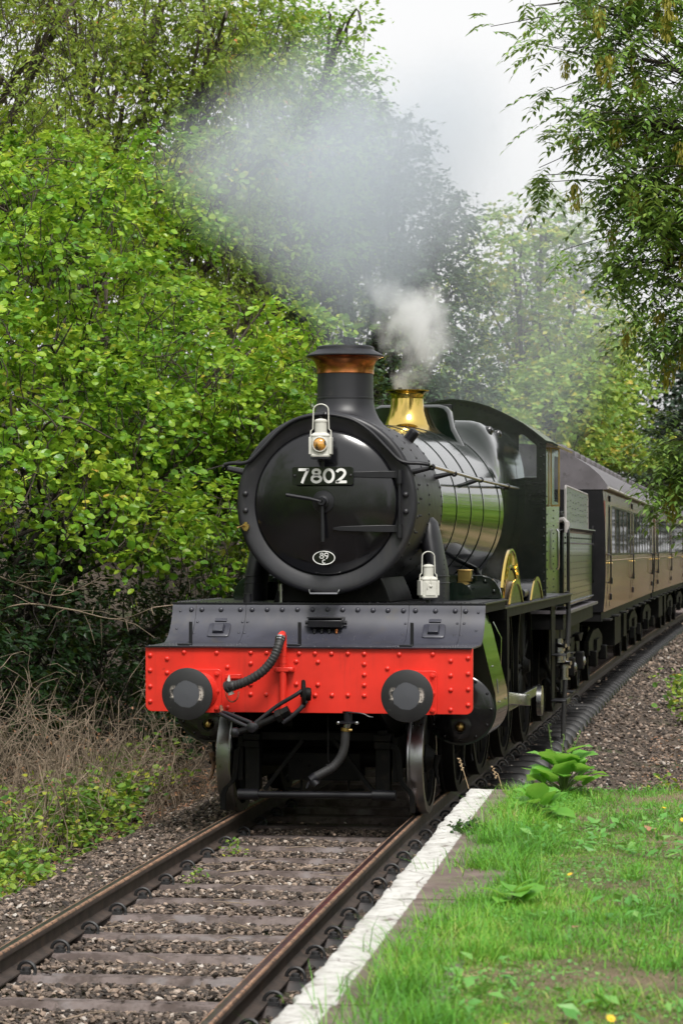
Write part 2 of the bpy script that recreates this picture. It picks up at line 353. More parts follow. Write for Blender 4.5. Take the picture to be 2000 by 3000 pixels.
def tag(o, label=None, cat=None, group=None, kind=None):
    for k, v in (('label', label), ('category', cat), ('group', group), ('kind', kind)):
        if v: o[k] = v
    return o
def empty(name, loc=(0, 0, 0), rz=0., label=None, cat=None, group=None, kind=None):
    o = bpy.data.objects.new(name, None); col.objects.link(o); o.location = loc; o.rotation_euler = (0, 0, rz)
    o.empty_display_size = .2
    return tag(o, label, cat, group, kind)
def inst(name, me, parent, loc=(0, 0, 0), rot=(0, 0, 0), scale=None):
    o = bpy.data.objects.new(name, me); col.objects.link(o); o.parent = parent; o.location = loc; o.rotation_euler = rot
    if scale: o.scale = scale if isinstance(scale, tuple) else (scale,) * 3
    return o
def npmesh(name, V, F, mat, smooth=False):
    """Mesh from numpy arrays; F is (n,3) or (n,4)."""
    me = bpy.data.meshes.new(name); k = F.shape[1]
    me.vertices.add(len(V)); me.vertices.foreach_set('co', np.ascontiguousarray(V, dtype=np.float32).ravel())
    me.loops.add(F.size); me.loops.foreach_set('vertex_index', np.ascontiguousarray(F, dtype=np.int32).ravel())
    me.polygons.add(len(F)); me.polygons.foreach_set('loop_start', np.arange(0, F.size, k, dtype=np.int32))
    me.polygons.foreach_set('loop_total', np.full(len(F), k, dtype=np.int32))
    me.update(calc_edges=True); me.materials.append(M[mat])
    if smooth: me.shade_smooth()
    else: me.shade_flat()
    return me
def nobj(name, me, parent=None, kind=None):
    o = bpy.data.objects.new(name, me); col.objects.link(o)
    if parent: o.parent = parent
    if kind: o['kind'] = kind
    return o
def unit(a): return a / np.maximum(np.linalg.norm(a, axis=-1, keepdims=True), 1e-9)
def scatter(tv, tf, P, D, N, S):
    """Copies of a template (y along D, z along N) at P, scaled by S, as one pair of arrays."""
    tv = np.asarray(tv, float); tf = np.asarray(tf, int)
    y = unit(D); z = N - y * np.sum(N * y, 1, keepdims=True); z = unit(z); x = np.cross(y, z)
    S = np.asarray(S, float); S = S[:, None] if S.ndim == 1 else S
    V = (tv[None, :, 0:1] * x[:, None] + tv[None, :, 1:2] * y[:, None] + tv[None, :, 2:3] * z[:, None]) * S[:, None] + P[:, None]
    F = tf[None] + (np.arange(len(P)) * len(tv))[:, None, None]
    return V.reshape(-1, 3), F.reshape(-1, tf.shape[1])
def join(parts):
    Vs, Fs, k = [], [], 0
    for V, F in parts: Vs.append(V); Fs.append(F + k); k += len(V)
    return np.concatenate(Vs), np.concatenate(Fs)
def np_tubes(paths, radii, n=3):
    """Thin tubes along paths (k, m, 3) with radii (k, m)."""
    P = np.asarray(paths, float); k, m, _ = P.shape
    T = np.gradient(P, axis=1); T = unit(T)
    ref = np.where(np.abs(T[..., 2:3]) > .9, np.array([1., 0, 0]), np.array([0, 0, 1.]))
    u = unit(np.cross(T, ref)); v = np.cross(T, u)
    a = 2 * pi * np.arange(n) / n
    ring = P[:, :, None] + (u[:, :, None] * np.cos(a)[None, None, :, None] + v[:, :, None] * np.sin(a)[None, None, :, None]) * np.asarray(radii)[:, :, None, None]
    V = ring.reshape(-1, 3); i = np.arange(m - 1)[:, None]; j = np.arange(n)[None]
    f = np.stack([i * n + j, i * n + (j + 1) % n, (i + 1) * n + (j + 1) % n, (i + 1) * n + j], -1).reshape(-1, 4)
    F = (f[None] + (np.arange(k) * m * n)[:, None, None]).reshape(-1, 4)
    return V, F

# ------------------------------------------------------------------ the line of the track
_ty = np.array([-30, -20, -14, -8.5, -4.4, .5, 5, 10, 15.4, 24.8, 34, 43, 55, 67, 80, 95, 120.])
_tx = np.array([1.25, .82, .565, .344, .18, .012, -.06, -.135, -.205, -.33, -.4, -.43, -.42, -.34, -.15, .25, 1.4])
_yy = np.linspace(-30, 120, 601); _xx = np.interp(_yy, _ty, _tx)
_k = np.hanning(25); _k /= _k.sum(); _pad = np.concatenate([2 * _xx[0] - _xx[12:0:-1], _xx, 2 * _xx[-1] - _xx[-2:-14:-1]])
_xx = np.convolve(_pad, _k, 'valid')
def xt(y): return np.interp(y, _yy, _xx)
def ht(y): return math.atan2(-(float(xt(y + .5)) - float(xt(y - .5))), 1.)      # turn about z that lays a vehicle along the track
def sst(x, a, b):
    t = np.clip((np.asarray(x, float) - a) / (b - a), 0, 1); return t * t * (3 - 2 * t)
def vnoise(x, y, s, seed=0):
    """Smooth value noise in the plane, -1..1."""
    x = np.asarray(x, float) * s; y = np.asarray(y, float) * s; xi = np.floor(x); yi = np.floor(y); fx = x - xi; fy = y - yi
    def h(a, b):
        q = np.sin(a * 127.1 + b * 311.7 + seed * 74.7) * 43758.5453; return (q - np.floor(q)) * 2 - 1
    fx = fx * fx * (3 - 2 * fx); fy = fy * fy * (3 - 2 * fy)
    return (h(xi, yi) * (1 - fx) + h(xi + 1, yi) * fx) * (1 - fy) + (h(xi, yi + 1) * (1 - fx) + h(xi + 1, yi + 1) * fx) * fy
PLAT_Y, PLAT_Z, PLAT_U = -3.38, .62, 1.58
def gh(x, y):
    """Ground height."""
    x = np.asarray(x, float); y = np.asarray(y, float); u = x - xt(y)
    z = np.full(np.broadcast(x, y).shape, -.215)
    z = z - .2 * sst(-u, 1.35, 2.3) - .1 * sst(-u, 2.3, 3.) + np.minimum(np.maximum(-u - 3.1, 0) * .34, 5.)
    z = z + .075 * sst(-u, .8, .9) * sst(-u, 1.75, 1.35)
    far = sst(y, -2.5, 4.)
    z = z - .1 * sst(u, .85, 1.25) * sst(y, -1.5, 3.) - .0 - .13 * sst(u, 1.3, 2.4) + np.minimum(np.maximum(u - 4.4, 0) * .16, 2.2) * far
    z = z + .035 * vnoise(x, y, 1.7, 1) * sst(np.abs(u), 1.2, 2.) + .12 * vnoise(x, y, .45, 2) * sst(np.abs(u), 2.6, 5.)
    return z

# ------------------------------------------------------------------ ground, track, platform
def ground():
    xs = np.concatenate([[-300, -120, -60, -40], np.arange(-28, -6, .8), np.arange(-6, 7, .2), np.arange(7, 20, 1.), [25, 40, 60, 120, 300]])
    ys = np.concatenate([[-200, -80, -45, -30], np.arange(-22, 30, .3), np.arange(30, 90, 1.5), [95, 110, 130, 160, 220, 320, 500]])
    X, Y = np.meshgrid(xs, ys, indexing='ij'); Z = gh(X, Y)
    V = np.stack([X, Y, Z], -1).reshape(-1, 3); ny = len(ys)
    i = np.arange(len(xs) - 1)[:, None]; j = np.arange(ny - 1)[None]
    F = np.stack([i * ny + j, (i + 1) * ny + j, (i + 1) * ny + j + 1, i * ny + j + 1], -1).reshape(-1, 4)
    o = nobj('ground', npmesh('ground', V, F, 'soil', True), None, 'structure'); return o
ground()

xs = np.concatenate([np.arange(4.0, 12, .5), np.arange(12, 70, 2.)]); ys = np.arange(1., 160, 1.); X, Y = np.meshgrid(xs, ys, indexing='ij'); X = X + xt(Y) + .55 * vnoise(0 * Y, Y, .6, 41) + .3 * vnoise(0 * Y, Y, 1.7, 42); Z = gh(X, Y) + .05 * sst(X - xt(Y), 4., 5.) - .03
i = np.arange(len(xs) - 1)[:, None]; j = np.arange(len(ys) - 1)[None]; k = len(ys)
nobj('meadow', npmesh('meadow', np.stack([X, Y, Z], -1).reshape(-1, 3), np.stack([i * k + j, (i + 1) * k + j, (i + 1) * k + j + 1, i * k + j + 1], -1).reshape(-1, 4), 'meadow_grass', True), None, 'structure')
track = empty('railway_track', label='single railway track of rusty rails on steel sleepers, curving away under the train', cat='railway track')
def rail(side):
    prof = [(-.018, 0), (.018, 0), (.031, -.003), (.036, -.012), (.035, -.04), (.009, -.055), (.009, -.125), (.03, -.14), (.07, -.15), (.07, -.16),
            (-.07, -.16), (-.07, -.15), (-.03, -.14), (-.009, -.125), (-.009, -.055), (-.035, -.04), (-.036, -.012), (-.031, -.003)]
    b = MB(); ys = np.arange(-26, 100, 1.); n = len(prof); vs = []; fs = []; mi = []
    for y in ys:
        cx = float(xt(y)) + side * .7535
        vs += [(cx + p[0], y, p[1]) for p in prof]
    for i in range(len(ys) - 1):
        for k in range(n):
            fs.append((i * n + k, i * n + (k + 1) % n, (i + 1) * n + (k + 1) % n, (i + 1) * n + k)); mi.append(1 if k == 0 else 2 if k in (1, 2, 16, 17) else 0)
    b.v = vs; b.f = fs; b.mi = mi
    b.build('rail', ['rail_web', 'rail_top', 'rust'], track, 40)
rail(-1); rail(1)
def sleeper_mesh():
    """Pressed steel trough: flat top, sloping flanks, ends spaded down."""
    b = MB(); secs = []
    st = [(-1.26, -.10, .8), (-1.24, -.05, .9), (-1.17, -.012, 1.), (-1.08, 0, 1.), (-.9, 0, 1.), (.9, 0, 1.), (1.08, 0, 1.), (1.17, -.012, 1.), (1.24, -.05, .9), (1.26, -.10, .8)]
    for x, dz, k in st:
        zb = -.13 if abs(x) < 1.2 else -.15
        secs.append([(x, -.13 * k, zb), (x, -.066 * k, dz - .012), (x, -.05 * k, dz), (x, .05 * k, dz), (x, .066 * k, dz - .012), (x, .13 * k, zb)])
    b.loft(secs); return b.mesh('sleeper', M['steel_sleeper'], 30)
def clip_mesh():
    b = MB(); pts = []
    for t in np.linspace(-20, 200, 11):
        a = R(t); pts.append((.052 * math.cos(a), .012 * math.sin(a * .5), .012 + .05 * math.sin(a)))
    pts = [(.058, -.03, .0)] + pts + [(-.048, .045, .008)]
    b.tube(pts, .0105, 7); b.box(-.03, .03, -.03, .03, -.018, .014)
    b.lathe([(.026, .0), (.024, .022), (.0005, .03)], (0, 0, .008), (0, 0, 1), 8)
    return b.mesh('rail_clip', M['rubber'], 40)
SLP, SLY = .7755, -.2
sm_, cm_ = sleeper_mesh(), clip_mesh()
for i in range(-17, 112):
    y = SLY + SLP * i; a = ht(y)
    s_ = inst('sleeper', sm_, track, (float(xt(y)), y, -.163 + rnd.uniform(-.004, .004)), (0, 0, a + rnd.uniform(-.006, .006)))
    if i > 26: continue
    for sx, rz in ((-.655, 0), (.852, 0), (-.852, pi), (.655, pi)):
        if i > 4 and sx != .852: continue
        inst('rail_clip', cm_, s_, (sx, rnd.uniform(-.008, .008), .004), (0, 0, rz + rnd.uniform(-.15, .15)))

# ballast stones: nobody could count them
def stone_template(seed):
    r_ = np.random.default_rng(seed); t = (1 + 5 ** .5) / 2
    v = unit(np.array([(-1, t, 0), (1, t, 0), (-1, -t, 0), (1, -t, 0), (0, -1, t), (0, 1, t), (0, -1, -t), (0, 1, -t), (t, 0, -1), (t, 0, 1), (-t, 0, -1), (-t, 0, 1)], float))
    f = np.array([(0, 11, 5), (0, 5, 1), (0, 1, 7), (0, 7, 10), (0, 10, 11), (1, 5, 9), (5, 11, 4), (11, 10, 2), (10, 7, 6), (7, 1, 8), (3, 9, 4), (3, 4, 2), (3, 2, 6), (3, 6, 8), (3, 8, 9), (4, 9, 5), (2, 4, 11), (6, 2, 10), (8, 6, 7), (9, 8, 1)])
    return v * r_.uniform(.62, 1.2, (12, 1)) * np.array([1.15, .85, .62]), f
def ballast():
    parts = []
    def area(n, u0, u1, y0, y1, s0, s1, dz=0., yp=1.):
        y = y0 + (y1 - y0) * rng.random(n) ** yp; u = rng.uniform(u0, u1, n); x = xt(y) + u
        s = rng.uniform(s0, s1, n) * rng.uniform(.7, 1.2, n)
        ph = (y - SLY + SLP / 2) % SLP - SLP / 2                       # distance to the nearest sleeper
        on = (np.abs(ph) < .06) & (np.abs(u) < 1.24)
        keep = (~on) | (rng.random(n) < .07)
        keep &= (np.abs(np.abs(u) - .7535) > .085)
        keep &= ~((y < PLAT_Y) & (u > PLAT_U - .02))
        z = gh(x, y) + dz + s * rng.uniform(-.15, .55, n) + np.where(on, .07, 0) + .012 * vnoise(x, y, 4., 5)
        z = z + .035 * sst(np.abs(ph), .1, .25) * (np.abs(u) < .7)
        idx = np.nonzero(keep)[0]; k = rng.integers(0, 6, len(idx))
        for t in range(6):
            q = idx[k == t]
            if not len(q): continue
            D = unit(np.stack([rng.normal(size=len(q)), rng.normal(size=len(q)), .25 * rng.normal(size=len(q))], 1))
            N = unit(np.stack([.45 * rng.normal(size=len(q)), .45 * rng.normal(size=len(q)), np.ones(len(q))], 1))
            tv, tf = stone_template(t); parts.append(scatter(tv, tf, np.stack([x, y, z], 1)[q], D, N, s[q]))
    area(30000, -.70, .70, -11.5, 1.5, .009, .024)
    area(25000, -2.6, -.8, -9, 6, .01, .025)
    area(3000, .8, 1.62, -11, -2., .014, .03)
    area(12000, .8, 4.2, -3.3, 14, .014, .032)
    area(6000, .8, 3.4, 14, 32, .02, .042); area(6000, .8, 3., 32, 75, .03, .06)
    V, F = join(parts); nobj('ballast', npmesh('ballast', V, F, 'ballast_stone'), None, 'stuff')
ballast()

# platform: earth-filled, stone coping along the edge with a white line
def pe(y): return float(xt(y)) + PLAT_U            # platform edge
plat = empty('station_platform', kind='structure')
b = MB(); vs = []; ys = [-26 + .5 * i for i in range(int((PLAT_Y - .06 + 26) / .5) + 1)] + [PLAT_Y - .03]
secs = [[(pe(y) + .1, y, -.6), (pe(y) + .1, y, PLAT_Z - .09), (pe(y) + .40, y, PLAT_Z - .07), (pe(y) + .42, y, PLAT_Z - .012),
         (pe(y) + .9, y, PLAT_Z + .0), (9, y, PLAT_Z + .06), (9, y, -.6)] for y in ys]
b.loft(secs); b.build('platform_bank', 'turf_soil', plat, 30)
jy = [-19.5, -16.9, -14.2, -11.41, -8.72, -6.03, PLAT_Y]
for q in range(6):
    y0, y1 = jy[q] + .018, jy[q + 1] - .018; n = int((y1 - y0) / .045); cw = .53 + rnd.uniform(-.02, .03)
    xs = [0, .012, .05, .11, .165, .3, .42, cw]; r_ = random.Random(q + 3); V = []; F = []
    er = [r_.gauss(0, .0075) for _ in range(n + 1)]; er = [(er[i] + er[max(i - 1, 0)]) / 2 - (.014 if r_.random() < .06 else 0) * -1 for i in range(n + 1)]
    ox = pe((y0 + y1) / 2); oy = (y0 + y1) / 2
    for i in range(n + 1):
        y = y0 + (y1 - y0) * i / n; ex = 0.
        for k, x in enumerate(xs):
            xx = x + (er[i] if k < 2 else er[i] * .4 if k == 2 else 0)
            zz = PLAT_Z + (-.011 if k == 0 else 0) + r_.gauss(0, .0014) - (.01 if (i in (0, n)) else 0)
            V.append((ex + xx, y - oy, zz))
    m_ = len(xs)
    for i in range(n):
        for k in range(m_ - 1): F.append((i * m_ + k, i * m_ + k + 1, (i + 1) * m_ + k + 1, (i + 1) * m_ + k))
    k0 = len(V); 
    for i in range(n + 1): V.append((V[i * m_][0] + .012 + r_.gauss(0, .004), V[i * m_][1], PLAT_Z - .085))
    for i in range(n): F.append((i * m_, (i + 1) * m_, k0 + i + 1, k0 + i))
    for i in (0, n):                                 # end faces
        kk = len(V); V += [(V[i * m_ + t][0], V[i * m_][1], PLAT_Z - .085) for t in range(m_)]
        for t in range(m_ - 1): F.append((i * m_ + t, i * m_ + t + 1, kk + t + 1, kk + t))
    mb = MB(); mb.add(V, F); mb.build('coping_slab', 'coping', plat, 50, loc=(ox + r_.uniform(-.012, .012), oy, r_.uniform(-.006, .006))).rotation_euler = (0, 0, ht(oy))

# ------------------------------------------------------------------ the locomotive (its own frame is the world's: buffer beam at y = 0)
loco = empty('steam_locomotive', label='black steam locomotive with red buffer beam, copper-capped chimney and number 7802', cat='locomotive')
SB = (0, .88, 2.578)                                   # middle of the smokebox front
rivet_me = MB().dome((0, 0, 0), (0, -1, 0), .0205, .016, 10).mesh('rivet', M['red'], 60)
rivet_bk = MB().dome((0, 0, 0), (0, -1, 0), .022, .018, 10).mesh('rivet', M['apron_black'], 60)
rivet_sm = MB().dome((0, 0, 0), (0, -1, 0), .0125, .009, 8).mesh('rivet', M['apron_black'], 60)
bolt_me = MB().lathe([(.021, 0), (.021, .014), (.012, .016), (.012, .026), (.0005, .027)], (0, 0, 0), (0, -1, 0), 6).mesh('bolt', M['red'], 30)

# buffer beam
X, zt, zb, rc = 1.328, 1.405, .883, .055
poly = [(-X, zt), (X, zt)] + [(X - rc + rc * math.cos(a), zb + rc + rc * math.sin(a)) for a in [R(-t) for t in range(0, 91, 15)]] + \
       [(-X + rc + rc * math.cos(a), zb + rc + rc * math.sin(a)) for a in [R(-t) for t in range(90, 181, 15)]]
beam = MB().prism(poly, 'xz', 0, .032).build('buffer_beam', 'red', loco, 30, .004)
beam['label'] = 'bright red riveted buffer beam'
for x, z in [(-1.289, 1.336), (-1.289, 1.214), (-1.288, 1.086), (-1.288, .964), (-1.149, 1.309), (-1.148, 1.197), (-1.009, 1.363), (-.74, 1.36), (-.651, 1.246), (-.461, 1.362), (-.461, 1.277), (-.461, 1.11), (-.461, 1.029), (-.331, 1.363), (-.333, 1.028), (-.067, 1.359), (-.09, 1.294), (-.09, 1.113), (.062, 1.36), (.086, 1.292), (.086, 1.11), (.064, 1.026), (.195, 1.359), (.199, 1.027), (.328, 1.36), (.328, 1.028), (.46, 1.359), (.46, 1.276), (.46, 1.192), (.46, 1.11), (.46, 1.026), (.647, 1.244), (.742, 1.357), (1.009, 1.359), (1.152, 1.308), (1.152, 1.192), (1.152, 1.078), (1.152, .921), (1.291, 1.331), (1.291, 1.207), (1.291, 1.084), (1.291, .96), (-.651, .922)]:
    inst('rivet', rivet_me, beam, (x, 0, z))
# buffers
for sx in (-1, 1):
    cx, cz = sx * .872, 1.054
    bf = empty('buffer', (cx, 0, cz)); bf.parent = loco
    r = .03; h = .175
    pl = [(sx_ * (h - r) + r * math.cos(a), sz * (h - r) + r * math.sin(a)) for (sx_, sz, q) in ((1, 1, 0), (-1, 1, 90), (-1, -1, 180), (1, -1, 270)) for a in [R(q + t) for t in (0, 30, 60, 90)]]
    bp = MB().prism(pl, 'xz', -.026, -.001).build('base_plate', 'red', bf, 30, .003)
    for bx in (-.14, .14):
        for bz in (-.138, 0, .138): inst('bolt', bolt_me, bp, (bx, -.026, bz))
    MB().lathe([(.15, -.02), (.15, -.04), (.125, -.07), (.105, -.26), (.112, -.265), (.112, -.3), (.07, -.3)], (0, 0, 0), (0, 1, 0), 40).build('housing', 'red', bf)
    MB().lathe([(.068, -.29), (.068, -.46)], (0, 0, 0), (0, 1, 0), 24).build('ram', 'steel', bf)
    MB().lathe([(.05, -.44), (.17, -.445), (.2, -.462), (.205, -.472), (.203, -.482), (.17, -.492), (.1, -.5), (.0005, -.503)], (0, 0, 0), (0, 1, 0), 56).build('head', 'buffer_face', bf)

# curved apron plates between the beam and the running plate
AP = [(-.03, 1.412), (.2, 1.412), (.45, 1.413)] + [(.55 + .385 * math.sin(R(t)), 1.413 + .385 * (1 - math.cos(R(t)))) for t in range(6, 82, 6)] + [(.935, 1.733)]
ap = empty('front_apron'); ap.parent = loco
def apron(y=None, z=None):
    """Point on the apron at height z."""
    for (a, b_) in zip(AP, AP[1:]):
        if a[1] <= z <= b_[1] and b_[1] > a[1]:
            t = (z - a[1]) / (b_[1] - a[1]); n = Vector((0, -(b_[1] - a[1]), b_[0] - a[0])).normalized()
            return a[0] + t * (b_[0] - a[0]), n
    return AP[-1][0], Vector((0, -1, 0))
sx_ = [-1.325, -1.12, -.692, .687, 1.123, 1.325]
for i in range(5):
    x0, x1 = sx_[i] + .0016, sx_[i + 1] - .0016; mb = MB()
    mb.loft([[(x, y, z) for (y, z) in AP] + [(x, y + .006, z - .012) for (y, z) in AP[::-1]] for x in (x0, x1)])
    mb.build('apron_panel', 'apron_black', ap, 50)
for x, z in [(-1.16, 1.684), (-1.07, 1.685), (-.905, 1.685), (-.74, 1.686), (-.639, 1.686), (-.511, 1.687), (-.382, 1.687), (-.253, 1.688), (-.126, 1.688), (.002, 1.689), (.13, 1.687), (.258, 1.686), (.386, 1.684), (.511, 1.683), (.641, 1.681), (.742, 1.682), (.909, 1.68), (1.074, 1.681), (1.16, 1.679)]:
    inst('rivet', rivet_bk, ap, (x, apron(z=z)[0] - .002, z))
def lay(me, x, z):
    y, n = apron(z=z); q = Vector((0, -1, 0)).rotation_difference(n).to_euler(); inst('rivet', me, ap, (x, y, z), tuple(q))
for x, z in [(-1.255, 1.672), (1.266, 1.668), (-1.264, 1.525), (-1.107, 1.488), (-1.096, 1.581), (-.712, 1.583), (-.669, 1.583), (-.725, 1.494), (-.678, 1.494), (.666, 1.575), (.658, 1.487), (1.098, 1.579), (1.153, 1.578), (1.084, 1.483), (1.14, 1.484), (1.26, 1.522)]:
    lay(rivet_sm, x, z)
mb = MB()
for i in range(11):
    x = -.64 + i * .128
    for z in (1.47, 1.448): y, n = apron(z=z); mb.dome((x, y, z), n, .008, .006, 6)
for x in (-1.25, -1.2, -.72, -.66, .64, .7, 1.08, 1.14, 1.25):
    for k in range(7): mb.dome((x + .012 * k, .04 + k * .07, 1.413), (0, 0, 1), .009, .007, 6)
for i in range(24): mb.dome((-1.3 + i * .113, .02, 1.413), (0, 0, 1), .009, .007, 6)
mb.build('rivet_row', 'apron_black', ap, 60)['kind'] = 'stuff'
for cx in (-.897, .911):                              # access hatches
    hz = 1.508; y, n = apron(z=hz); e = (Vector((0, 0, 1)) - n * n.z).normalized()
    def on(u, v, t): return Vector((cx + u, y, hz)) + e * v + n * t
    rr = [(.065 * math.copysign(1, math.cos(a)) * 1 + .027 * math.cos(a), .062 * math.copysign(1, math.sin(a)) + .022 * math.sin(a)) for a in [R(7.5 + 15 * k) for k in range(24)]]
    mb = MB(); mb.loft([[on(u, v, .0) for u, v in rr], [on(u, v, .016) for u, v in rr], [on(u * .93, v * .93, .02) for u, v in rr]])
    ha = mb.build('hatch', 'apron_black', ap, 40)
    mb = MB(); mb.loft([[on(u, v, .016) for u, v in ((-.05, -.05), (.05, -.05), (.05, .045), (-.05, .045))], [on(u, v, .05) for u, v in ((-.042, -.05), (.04, -.05), (.04, .042), (-.042, .042))]])
    mb.build('hatch_cover', 'apron_black', ha, 30, .004)
    mb = MB(); mb.loft([[on(u, v, .0) for u, v in ((-.05, .098), (.05, .098), (.05, .134), (-.05, .134))], [on(u, v, .03) for u, v in ((-.05, .098), (.05, .098), (.05, .134), (-.05, .134))]])
    mb.build('hatch_hinge', 'apron_black', ha, 30, .003)
for x in (-.988, -.09, .822):                         # lamp irons
    MB().box(x - .014, x + .014, .14, .152, 1.42, 1.605).box(x - .1, x + .014, .1, .155, 1.414, 1.428).build('lamp_iron', 'black_satin', ap, 30, .002)
y, n = apron(z=1.58)
mb = MB(); mb.prism([(y - .12, 1.545), (y - .125, 1.6), (y - .1, 1.622), (y + .08, 1.622), (y + .06, 1.545)], 'yz', -.135, .15)
ob = mb.build('oil_box', 'black_satin', ap, 30, .004)
MB().box(-.142, .157, y - .13, y + .07, 1.618, 1.63).build('lid', 'black_satin', ob, 30, .003)
for sgn in (-1, 1): MB().cyl((.0075 + sgn * .14, y - .05, 1.582), (.0075 + sgn * .175, y - .05, 1.582), .017, n=12).build('end_cap', 'black_satin', ob)
for k in range(4): MB().tube([(-.085 + k * .062, y - .07, 1.55), (-.085 + k * .062, y - .09, 1.5), (-.08 + k * .062, y - .04, 1.468)], .009, 7).dome((-.085 + k * .062, y - .082, 1.52), (0, -1, 0), .015, .012).build('oil_pipe', 'copper' if k == 3 else 'black_satin', ob)

# running plate
rp = MB().box(-1.325, 1.325, .925, 2.7, 1.732, 1.744).box(-1.25, 1.25, 2.7, 10.9, 1.646, 1.66).build('running_plate', 'black_satin', loco, 30)
MB().box(-1.3, 1.3, 2.69, 2.7, 1.56, 1.732).build('step_plate', 'frame_dark', rp)
for sx in (-1, 1):
    MB().box(sx * 1.29, sx * 1.3, .94, 2.68, 1.66, 1.731).build('valance', 'frame_dark', rp)
    MB().box(sx * 1.215, sx * 1.225, 2.71, 10.9, 1.56, 1.645).build('valance', 'frame_dark', rp)
mb = MB()
for sx in (-1, 1):
    for k in range(28): mb.dome((sx * 1.29, .98 + k * .062, 1.744), (0, 0, 1), .013, .01, 6)
    for k in range(80): mb.dome((sx * 1.225, 2.78 + k * .078, 1.66), (0, 0, 1), .011, .008, 5)
for k in range(34): mb.dome((-1.27 + k * .077, .97, 1.744), (0, 0, 1), .008, .006, 5)
for k in range(30): mb.dome((rnd.uniform(-1.2, 1.2), rnd.uniform(1., 1.3), 1.744), (0, 0, 1), .01, .008, 5)
mb.build('rivet_row', 'black_satin', rp, 60)['kind'] = 'stuff'

# smokebox, door and fittings
sbx = empty('smokebox', (0, 0, 0)); sbx.parent = loco
A = (0, 1, 0)
MB().lathe([(.735, 0), (.752, .05), (.752, 1.66), (.74, 1.66)], SB, A, 96).build('smokebox_barrel', 'smokebox', sbx, 40)
MB().lathe([(.6, .03), (.605, -.005), (.612, -.012), (.7, -.012), (.725, -.02), (.748, -.012), (.763, .012), (.765, .03), (.752, .052)], SB, A, 96).build('front_ring', 'smokebox', sbx, 50)
door = MB().lathe([(.606, .005), (.602, -.02), (.585, -.034), (.5, -.062), (.38, -.092), (.25, -.113), (.12, -.125), (.0005, -.129)], SB, A, 96).build('smokebox_door', 'door_gloss', sbx, 50)
mb = MB()
for k in range(40):
    a = 2 * pi * k / 40; mb.dome((SB[0] + .753 * math.cos(a), .99, SB[2] + .753 * math.sin(a)), (math.cos(a), 0, math.sin(a)), .0165, .013, 7)
for yy in (1.69, 2.5):
    for k in range(56):
        a = 2 * pi * k / 56; mb.dome((SB[0] + .752 * math.cos(a), yy, SB[2] + .752 * math.sin(a)), (math.cos(a), 0, math.sin(a)), .014, .011, 6)
for t in (12, 3, -8, -19, 38):
    for k in range(3):
        a = R(t); mb.dome((SB[0] + .752 * math.cos(a), 1.1 + k * .05, SB[2] + .752 * math.sin(a)), (math.cos(a), 0, math.sin(a)), .012, .01, 6)
mb.build('rivet_row', 'smokebox', sbx, 60)['kind'] = 'stuff'
MB().lathe([(.757, 0), (.757, .012)], (0, 1.74, SB[2]), A, 96).build('joint_strip', 'smokebox', sbx)
bk = MB().dome((0, 0, 0), (0, -1, 0), .026, .022, 10).mesh('ring_bolt', M['smokebox'], 60)
for x, z in ((-.687, 2.657), (-.686, 2.517), (.667, 2.644), (.669, 2.505)): inst('ring_bolt', bk, sbx, (x, .868, z))
cockv = MB().cyl((-.678, .87, 2.38), (-.678, .82, 2.38), .03, n=14).cyl((-.678, .84, 2.345), (-.678, .84, 2.42), .016, n=10).tube([(-.678, .83, 2.39), (-.7, .78, 2.385), (-.735, .75, 2.37)], .008, 6).build('blower_cock', 'old_brass', sbx)
# door dart with its two handles
def dy(x, z):
    """Front of the domed door at (x, z)."""
    r = math.hypot(x, z - SB[2]); pr = [(.0, -.129), (.12, -.125), (.25, -.113), (.38, -.092), (.5, -.062), (.585, -.034), (.603, -.02), (.7, -.012)]
    return SB[1] + float(np.interp(r, [p[0] for p in pr], [p[1] for p in pr]))
da = empty('door_dart'); da.parent = door
MB().lathe([(.094, .0), (.092, -.012), (.05, -.02), (.05, -.045), (.036, -.05), (.036, -.09), (.03, -.1), (.012, -.1)], (-.005, .755, 2.586), A, 40).build('boss', 'black_satin', da)
MB().tube([(-.01, .67, 2.586), (-.1, .66, 2.61), (-.2, .655, 2.626), (-.3, .65, 2.643)], [.016, .0145, .0155, .015], 10).build('handle', 'black_satin', da)
MB().tube([(-.004, .69, 2.586), (.0, .685, 2.48), (.004, .68, 2.36), (.005, .675, 2.255)], [.016, .0145, .0165, .016], 10).build('handle', 'black_satin', da)
# hinges: straps that thicken towards the pin
for z, xl in ((2.812, .1), (2.363, .078)):
    mb = MB(); secs = []
    for t in np.linspace(0, 1, 10):
        x = xl + (.6 - xl) * t; hh = .017 + .012 * min(1, t * 1.3) if t > .06 else .008; yb = dy(x, z)
        secs.append([(x, yb + .004, z - hh), (x, yb - .017, z - hh), (x, yb - .017, z + hh), (x, yb + .004, z + hh)])
    mb.loft(secs); hg = mb.build('hinge_strap', 'black_satin', door, 30, .003)
    MB().cyl((.618, .845, z - .075), (.618, .845, z + .035), .026, n=14).box(.585, .64, .83, .875, z - .03, z + .03).build('knuckle', 'black_satin', hg)
MB().cyl((.618, .845, 2.27), (.618, .845, 2.85), .0125, n=10).build('hinge_pin', 'black_satin', door)
